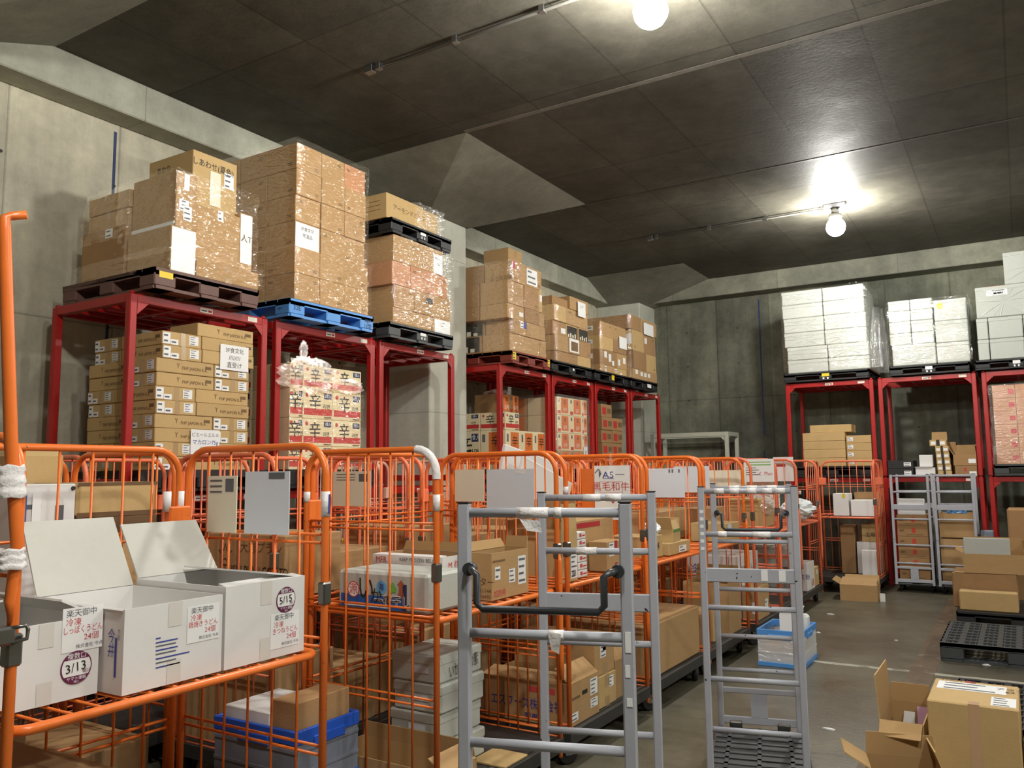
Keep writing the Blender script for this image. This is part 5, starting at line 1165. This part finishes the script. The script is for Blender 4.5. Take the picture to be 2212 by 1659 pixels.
# ninth cage, facing the camera
Yc = 11.5
def c9(label, xl, xr, yt, z0, d=.3, m=KR, dy=0, **k): return carton(label, max(-2.4, onY(xl, 1100, Yc+dy).x), min(-1.645, onY(xr, 1100, Yc+dy).x), Yc+dy, Yc+dy+d, z0, max(z0+.03, onY(xl, yt, Yc+dy).z), m, **k)
b = c9('white square box on the shelf of the last cage', 1800, 1834, 1066, SH, m=WC); patch(b, '-y', .6, .8, .8, 1, YEL, 'sticker')
b = c9('flat white stack of papers on the shelf of the last cage', 1838, 1896, 1080, SH, m=PA)
b = opencarton('brown open carton behind the papers in the last cage', (onY(1896, 1050, Yc).x-onY(1836, 1050, Yc).x-.03, .24, .3), ((onY(1896, 1050, Yc).x+onY(1836, 1050, Yc).x)/2-.02, Yc+.44, SH), 0, {}, KD, KI)
b = c9('white box on the deck of the last cage', 1855, 1900, 1188, DKZ, m=WC, dy=.0); zt = b.location.z+b['_s'][2]
b = c9('pale carton behind the white box in the last cage', 1846, 1896, 1170, DKZ, m=WC, dy=.32, d=.27); z2 = b.location.z+b['_s'][2]
b = c9('brown carton piled highest on the last cage deck', 1858, 1896, 1132, z2, m=KP, dy=.33, d=.25); text(b, '-y', .5, .4, .05, '工場', INK)
b = c9('dim brown carton in the dark corner of the last cage deck', 1812, 1843, 1135, DKZ, m=KD, dy=.3, d=.28)

# second row goods
Xq = -3.2
b = cx('tall white box with a barcode label in the second row', 46, 165, 1046, Xq, .3, SH, WC); patch(b, '+x', .62, .72, .78, .86, ING, 'barcode_label'); patch(b, '+x', .1, .84, .36, .87, ING, 'printed_mark'); patch(b, '+x', .0, .7, .1, .95, BLP, 'blue_print')
patch(b, '+x', .18, .55, .34, .95, PA, 'loose_paper', .008)
d = MB().disc((0, 0, 0), (1, 0, 0), .008, .006, 12).build('rivet', INK, b); d.location = (b['_s'][0]/2+.003, b['_s'][1]*.44, b['_s'][2]*.97)
zm = fz(167, 1117, Xq)
b = cx('brown carton bound in dark tape, lower one beside the tall white box', 168, 338, 1120, Xq, .35, SH, KR); patch(b, '+x', 0, .86, 1, 1, BT, 'tape'); patch(b, '+x', .42, 0, .56, .86, BT, 'tape')
zm = b.location.z+b['_s'][2]
b = carton('brown carton bound in dark tape, upper one beside the tall white box', Xq-.36, Xq-.005, fy(168, 1080, Xq), fy(341, 1080, Xq), zm+.002, fz(168, 1042, Xq), KP, c=.012); patch(b, '+x', 0, 0, 1, .14, BT, 'tape'); patch(b, '+x', 0, .9, 1, 1, BT, 'tape')
b = cx('pale round-edged carton standing high behind the tall white box', 36, 146, 968, Xq-.38, .3, SH, KP, c=.03); 
Y = 2.93; b = cy('brown carton with a printed star in the second row', 440, 616, 1150, Y, .4, SH, KR)
text(b, '-y', .72, .78, .05, '大志プラン', INB); text(b, '-y', .66, .4, .055, 'TAISHI PLAN CO.,LTD.', INK, sx=.72)
q = MB(); pts = [Vector((math.cos(PI/2+i*PI/5)*(.055 if i % 2 == 0 else .022), 0, math.sin(PI/2+i*PI/5)*(.055 if i % 2 == 0 else .022))) for i in range(10)]; q.tube(pts, .003, 5, closed=True); o = q.build('printed_star', INK, b); o.location = (-b['_s'][0]*.22, -b['_s'][1]/2-.001, b['_s'][2]*.66); o.scale = (1, .3, 1)
G = 'cartons of the second cage row'
SPOT = ['of the cage behind the white cartons', 'of the cage with the grey document board', 'of the cage behind the red written sheet', 'of the cage behind the two big cartons', 'of the cage near the column', 'of the cage past the column', 'of the cage at the far end']
rnd = random.Random(77)
for k, y in enumerate((1.79, 3.42, 4.6, 5.75, 6.9, 8.05, 9.2)):
    z = .0
    for j, (a, bb) in enumerate(((-.5, -.02), (.0, .5))):
        h = rnd.uniform(.22, .5); carton(f'brown carton, {["nearer", "farther"][j]} one on the deck {SPOT[k]}', -3.9, -3.25, y+a+.03, y+bb, DKZ, DKZ+h, rnd.choice((KR, KD)), group=G, tape=['+x'])
        if k not in (0,) and not (k == 1 and j == 0):
            h = rnd.uniform(.16, .3); carton(f'brown carton, {["nearer", "farther"][j]} one on the shelf {SPOT[k]}', -3.86, -3.28, y+a+.03, y+bb-.03, SH, SH+h, rnd.choice((KR, KP, KR)), group=G, tape=['+x'])
carton('yellow plastic box on the third-row cage below the noodle cartons', -4.8, -4.2, 5.0, 5.5, DKZ, 1.02, KR, tape=['+x'])
b = carton('yellow plastic lid lying on top of a brown carton in the third row', -4.82, -4.18, 4.98, 5.52, 1.021, 1.06, YEL); b['label'] = 'yellow lid on the brown carton in the third row'
# ------------------------------------------------------------------ grey ladder-ended trolleys
def ladder(t, y, kind, W=.46, H=1.5, foot=True):
    sq = .032; o = None
    for sx in (-1, 1):
        MB().box(sx*(W/2-sq/2)-sq/2, y-sq/2, .1, sx*(W/2-sq/2)+sq/2, y+sq/2, H, 0, .004).build('post', GY, t)
        MB().box(sx*(W/2-sq/2)-sq/2-.001, y-sq/2-.001, H, sx*(W/2-sq/2)+sq/2+.001, y+sq/2+.001, H+.004, 0, .001).build('post_cap', BK, t)
    wi = W/2-sq
    zs = (1.475, 1.163, .887, .62, .43) if kind == 'handle' else (1.48, 1.275, .93, .6, .37)
    for z in zs: MB().tube([(-wi-.004, y, z), (wi+.004, y, z)], .0125, 10).build('rung', GY, t)
    if kind == 'handle':
        h = MB(); pts = [(-wi+.005, y-.02, 1.33), (-wi+.02, y-.055, 1.33), (-wi+.035, y-.065, 1.32), (-wi+.035, y-.065, 1.25), (-wi+.05, y-.065, 1.235)]
        h.tube(pts+[(-p[0], p[1], p[2]) for p in pts[::-1]], .0095, 10)
        for sx in (-1, 1): h.disc((sx*(wi-.004), y-.018, 1.33), (0, 1, 0), .017, .03, 12)
        h.build('push_handle', HB, t)
    else: MB().box(-wi-.004, y-.008, 1.05, wi+.004, y+.008, 1.115, 0, .003).build('flat_plate', GY, t)
    # T-shaped foot plate
    if not foot: return
    q = MB(); q.box(-wi-.004, y-.008, .3, wi+.004, y+.008, .33, 0, .003); q.box(-wi-.004, y-.008, .13, wi+.004, y+.008, .17, 0, .003); q.box(-.045, y-.009, .17, .045, y+.009, .3); q.build('foot_plate', GY, t)
def trolley(label, loc, rz, L=1.0, kinds=('handle', 'plate'), W=.46, group='grey ladder trolleys', foot=True):
    t = thing('trolley', label, 'trolley', loc, rz, group); ladder(t, -L/2, kinds[0], W, foot=foot); ladder(t, L/2, kinds[1], W)
    d = MB(); d.box(-W/2-.02, -L/2+.025, .09, W/2+.02, L/2-.025, .115, 0, .006)
    for i in range(11): y = -L/2+.06+i*(L-.12)/10; d.box(-W/2, y-.012, .115, W/2, y+.012, .121)
    for x in (-.16, 0, .16): d.box(x-.01, -L/2+.04, .115, x+.01, L/2-.04, .121)
    d.build('deck', BG, t)
    for sy in (-1, 1):
        for sx in (-1, 1):
            y = sy*(L/2-.06); MB().box(sx*.13-.035, y-sy*.0-.02, .121, sx*.13+.035, y+.02, .16, 0, .006).build('latch', PLT, t)
            c = MB(); c.box(-.022, -.03, .055, .022, .03, .0895); c.box(-.02, -.004, -.005, -.016, .004, .06); c.box(.016, -.004, -.005, .02, .004, .06); o = c.build('caster', ZN, t, (sx*(W/2-.05), sy*(L/2-.14), .05))
            MB().tube([(-.014, 0, 0), (.014, 0, 0)], .05, 16).build('wheel', RB, o)
    return t
def place(flx, frx, ytop, D, rot, L, sgn=1):
    """corner line of the near ladder from the survey; rot: turn clockwise from the view direction"""
    m = deep((flx+frx)/2, ytop, D); hd = _y-math.radians(rot); f = Vector((-math.sin(hd), math.cos(hd), 0))
    c = Vector((m.x, m.y, 0))+f*(L/2); return (c.x, c.y, 0), hd
l, h = place(988, 1357, 1088, 2.15, 13, 1.08); T1 = trolley('grey trolley with ladder ends and white tape on its rungs, standing closest', l, h, 1.08, ('handle', 'plate'))
l, h = place(1506, 1718, 1044, 3.93, 17, .96); T2 = trolley('grey trolley with ladder ends before the blue rimmed crate', l, h, .96, ('plate', 'handle'), foot=False)
def wrap(t, x0, x1, y, z, r=.0145, m=WT):
    MB().tube([(x0, y, z), ((x0+x1)/2, y, z-.0005), (x1, y, z)], r, 10).build('white_tape', m, t)
wrap(T1, -.07, .015, -.54, 1.475); wrap(T1, .03, .05, -.54, 1.475); wrap(T1, .01, .05, -.54, 1.163); wrap(T1, -.05, .02, .54, 1.48); wrap(T1, .04, .1, .54, 1.48); wrap(T1, -.08, .0, .54, 1.275)
q = MB(); q.poly([(-.06, -.556, 1.46), (-.005, -.558, 1.455), (.0, -.557, 1.425), (-.04, -.559, 1.43)]); q.build('torn_tape', WT, T1)
q = MB(); q.poly([(.01, -.556, 1.175), (.045, -.556, 1.17), (.04, -.558, 1.12), (.02, -.558, 1.13)]); q.build('torn_tape', WT, T1)
for (x, z, w, hh) in ((.2145, 1.13, .014, .05), (.212, 1.07, .012, .03), (.215, 1.0, .014, .02)): MB().box(x-w/2, -.5575, z, x+w/2, -.5555, z+hh).build('torn_tape', PA, T1)
for i, x in enumerate((-.15, -.08, .0, .07, .13)): wrap(T2, x, x+.045, -.48, 1.48)
for x in (-.12, -.02, .09): wrap(T2, x, x+.06, .48, 1.475)
wrap(T2, -.14, -.1, -.48, 1.275); wrap(T2, .02, .1, -.48, 1.275)
for x in (.05, .13): MB().box(x, -.4905, 1.06, x+.03, -.488, 1.11).build('torn_tape', PA, T2)
for i in range(6): MB().box(-.222, -.4975, 1.2+.035*i, -.205, -.4955, 1.215+.035*i).build('torn_tape', PA, T2)
# loaded trolleys at the back rack
xa = onY(1925, 1100, 11.75).x; T3 = trolley('grey trolley loaded with red-stamped cartons before the back rack', (xa+.23, 12.06, 0), 0, .6, ('plate', 'plate'), group='loaded trolleys at the back rack')
T4 = trolley('grey trolley with open cartons of blue bags before the back rack', (xa+.23+.5, 12.04, 0), 0, .6, ('plate', 'plate'), group='loaded trolleys at the back rack')
G = 'red-stamped cartons on the back trolley'; x0, x1 = xa+.05, xa+.41; z = .162; zt = onY(1936, 1112, 11.8).z; dz = (zt-z)/6
STP = mat('red_stamp', srgb(196, 60, 40), .6)
for i in range(6):
    b = carton(f'low carton with a red stamp, {rowlab(i, 6)} of the loaded trolley', x0, x1, 11.79, 12.3, z+i*dz, z+(i+1)*dz, KD, group=G); patch(b, '-y', .48, .35, .6, .8, STP, 'red_stamp'); patch(b, '-y', .08, .45, .22, .65, INB, 'printed_mark'); patch(b, '-y', .3, .15, .85, .2, INB, 'printed_mark')
b = carton('white soft packet standing on the red-stamped cartons', x0+.02, x1-.02, 11.8, 11.9, zt, onY(1936, 1077, 11.8).z, PA, 'packet', 'packet', c=.01)
x0, x1 = T4.location.x-.19, T4.location.x+.19; BB = mat('blue_bag', srgb(90, 150, 206), .35)
carton('brown carton at the foot of the trolley with blue bags', x0, x1, 11.79, 12.28, .162, .36, KR)
b = opencarton('open brown carton with a little blue bag, second on the trolley', (x1-x0, .48, .32), ((x0+x1)/2, 12.035, .362), 0, {'-y': (-80, .1)}, KR, KI)
b = opencarton('open brown carton heaped with a blue bag, top of the trolley', (x1-x0, .44, .3), ((x0+x1)/2, 12.045, .705), 0, {'+x': (10, .05)}, KR, KI)
crumple('blue plastic bag bulging out of the top open carton', ((x0+x1)/2, 12.04, .99), (.12, .15, .09), 81, .1, BB, 'plastic_bag')
crumple('small blue plastic bag low in the second open carton', ((x0+x1)/2-.05, 11.86, .66), (.12, .04, .03), 82, .12, BB, 'plastic_bag')
carton('pale blue box standing beside the trolley of blue bags', x1+.06, x1+.2, 12.05, 12.3, 0, .78, mat('pale_blue_card', srgb(150, 164, 184), .6))

# ------------------------------------------------------------------ floor of the aisle
# blue rimmed crate with white parcels
c0 = onZ(1637, 1437, 0); c1 = onZ(1732, 1447, 0); CB = crate('clear folding crate with light blue rim on the aisle floor', c0.x, c1.x+.02, c0.y, c0.y+.52, 0, .29, BL, CLEAR)
x0, y0 = c0.x, c0.y; w_ = c1.x+.02-c0.x
b = opencarton('white paper parcel with torn top in the light blue crate', (.16, .2, .24), (x0+w_*.62, y0+.24, .16), .1, {'-y': (10, .05), '+x': (20, .05)}, PA, PA, None, 'parcel', 'parcel')
carton('grey packet at the bottom of the light blue crate', x0+.03, x0+w_-.03, y0+.04, y0+.48, .012, .1, PG, 'packet', 'packet')
carton('brownish packet in plastic, upper layer of the light blue crate', x0+.04, x0+w_-.04, y0+.05, y0+.46, .1, .158, KR, 'packet', 'packet')
b = carton('white parcel tied at the top in the light blue crate', x0+w_*.5, x0+w_-.035, y0+.34, y0+.47, .16, .37, PA, 'parcel', 'parcel', c=.02)
MB().tube([(0, 0, .2), (.0, .0, .23), (.01, 0, .25)], [.04, .012, .03], 7).build('tied_top', PA, b)
# small open carton by the last cage
a, b_ = onZ(1818, 1290, 0), onZ(1892, 1284, 0); yv = 10.75
b = opencarton('low brown carton with a lifted lid flap on the aisle floor', (onY(1892, 1270, yv).x-onY(1812, 1270, yv).x, .42, .19), ((onY(1892, 1270, yv).x+onY(1812, 1270, yv).x)/2, yv+.21, 0), .06, {'-y': (-72, .22), '+y': (60, .12), '-x': (60, .1)}, KR, KI)
carton('small white paper scrap leaning at the low brown carton', b.location.x+b['_s'][0]/2+.03, b.location.x+b['_s'][0]/2+.09, yv+.05, yv+.07, 0, .1, PA, 'paper_scrap', 'paper', c=.002)
for i, (x, y, s) in enumerate(((1793, 1327, .05), (1936, 1384, .02), (2130, 1437, .035), (1792, 1576, .05), (1768, 1367, .03))):
    p = onZ(x, y, 0); q = MB(); rnd = random.Random(i); n = 7; pts = [(math.cos(2*PI*k/n)*s*rnd.uniform(.6, 1), math.sin(2*PI*k/n)*s*.5*rnd.uniform(.6, 1), .002+rnd.uniform(0, .008)) for k in range(n)]; q.poly(pts)
    q.poly([(a_[0], a_[1], 0) for a_ in pts][::-1])
    for k in range(n): a_, c_ = pts[k], pts[(k+1) % n]; q.quad((a_[0], a_[1], 0), (c_[0], c_[1], 0), c_, a_)
    o = q.build('paper_scrap', PA, None, (p.x, p.y, .0006)); tag(o, ['white paper scrap in the aisle, near the ninth cage', 'tiny white paper scrap in the middle of the aisle', 'white crumb of paper before the charcoal pallet', 'torn white strip of paper beside the grey trolley', 'white paper bit beside the light blue crate'][i], 'paper', 'scraps on the aisle floor')
# heap of big cartons on a pallet
p = onZ(2065, 1353, 0); pallet('black plastic pallet under the heap of big brown cartons', p.x+.56, p.y+.55, 0, BK, 0, 1.1, 1.1, .15)
Yp = p.y+.06; hz = .152
bp = lambda x, y, Y_: onY(x, y, Y_)
x0 = bp(2058, 1280, Yp+.2).x; x1 = bp(2200, 1280, Yp+.2).x; zt = bp(2058, 1236, Yp+.2).z
b = carton('big brown carton at the bottom of the heap beside the brown line', x0, x1, Yp+.2, Yp+.75, hz, zt, KD, c=.01); 
a0, a1 = bp(2072, 1300, Yp+.03).x, bp(2200, 1300, Yp+.03).x
b2 = carton('lighter brown low carton in front of the bottom big one', a0, a1, Yp+.03, Yp+.18, hz, bp(2072, 1275, Yp+.03).z, KP, c=.01)
x2, x3 = bp(2079, 1220, Yp+.15).x, bp(2215, 1220, Yp+.15).x; z2 = bp(2079, 1197, Yp+.15).z
b = opencarton('crushed open brown carton with a white foam board, top of the heap', (x3-x2, .5, z2-zt), ((x2+x3)/2, Yp+.45, zt+.003), .03, {'+y': (5, .14), '+x': (25, .2), '-x': (60, .08)}, KR, KI)
wx0, wx1 = bp(2081, 1180, Yp+.3).x, bp(2182, 1180, Yp+.3).x
b = carton('white foam board standing in the crushed carton on the heap', wx0, wx1, Yp+.3, Yp+.34, zt+.012, bp(2081, 1161, Yp+.3).z, FO, 'foam_board', 'board', rz=.03, c=.004)
b = carton('yellowish flap of cardboard at the edge of the bottom big carton', bp(2063, 1232, Yp+.22).x, bp(2083, 1232, Yp+.22).x, Yp+.2, Yp+.28, zt+.0, zt+.003, KP, c=.0005, gap=0)
b = carton('narrow brown carton standing at the side of the heap', bp(2046, 1280, Yp+.3).x, x0-.01, Yp+.25, Yp+.7, 0, .42, KR) if False else None
b = opencarton('big open brown carton behind the heap', (.62, .5, .6), (x3+.0, 11.05, 0), .05, {'-y': (25, .2), '+x': (30, .2), '-x': (20, .2)}, KR, KI)
b = carton('crumpled brown carton standing on end under the back rack', bp(2178, 1150, 11.6).x, bp(2240, 1150, 11.6).x, 11.55, 11.95, 0, bp(2178, 1098, 11.6).z, KD, c=.02)
# charcoal and black pallets
p = onZ(2026, 1428, 0); PG1 = pallet('charcoal grid-topped pallet on the aisle floor with white print', p.x+.58, p.y+.58, 0, BG, .0, 1.12, 1.12, .15, grid=True)
text(PG1, '-y', .85, .68, .04, 'UPALLET' if False else 'KANBAN' if False else '⇧⇧', PA); patch(PG1, '-y', .76, .52, .92, .68, PA, 'printed_mark'); patch(PG1, '-y', .78, .22, .81, .38, PA, 'printed_mark'); patch(PG1, '-y', .86, .22, .89, .38, PA, 'printed_mark')
p = onZ(2050, 1461, .15); PG2 = pallet('black grid-topped pallet behind the large upright carton', p.x+.62, p.y-.56, 0, BK, 0, 1.12, 1.12, .15, grid=True)
# large carton with long labels
D = 3.75; a = deep(2000, 1510, D); Yb = a.y; xb = onY(2207, 1600, Yb).x; zt = a.z; yr = onZ(1996, 1461, zt).y
b = carton('large brown carton with long white labels on its top', a.x, xb, Yb, yr, 0, zt, KP, c=.006)
patch(b, '+z', .06, .55, .86, .9, PA, 'long_label', lines=3); patch(b, '+z', .7, .06, .97, .42, PA, 'end_label', lines=4); patch(b, '+z', .38, .93, .5, 1, REDT, 'red_tape'); text(b, '+z', .3, .95, .025, 'ハンバーグ', INK, 'handwriting'); text(b, '+z', .9, .72, .04, 'アライ\n64', INK, 'handwriting', sx=.8)
patch(b, '-y', .46, 0, .58, 1, mat('pinkish_tape', srgb(196, 160, 124), .25), 'tape'); patch(b, '+z', .46, 0, .58, .12, MATS['pinkish_tape'], 'tape')
# open cartons to its side
b = opencarton('open brown carton with white slips inside, beside the large labelled one', (.19, .4, .4), (a.x-.115, Yb+.24, 0), 0, {'+y': (4, .09), '-x': (4, .2), '-y': (120, .1)}, KP, KI)
q = MB(); q.quad((.03, .17, .3), (.085, .17, .3), (.085, .17, .39), (.03, .17, .39)); q.build('pink_slip', mat('pink_slip', srgb(224, 176, 208), .6), b)
q = MB(); q.quad((-.05, .16, .2), (.01, .16, .2), (.02, .17, .36), (-.03, .17, .36)); q.build('white_slip', PA, b)
b = opencarton('open brown carton with crooked flaps in the bottom corner of the aisle', (.3, .22, .27), (a.x-.09, Yb-.14, 0), .25, {'+y': (4, .1), '-x': (60, .12), '+x': (-20, .1), '-y': (95, .12)}, KP, KI)
patch(b, '+x', .5, .6, .8, .75, REDT, 'red_print')
b = opencarton('open carton at the far side of the large labelled one', (.3, .4, .3), (xb+.18, Yb+.25, 0), 0, {'-x': (6, .1)}, KP, KI)
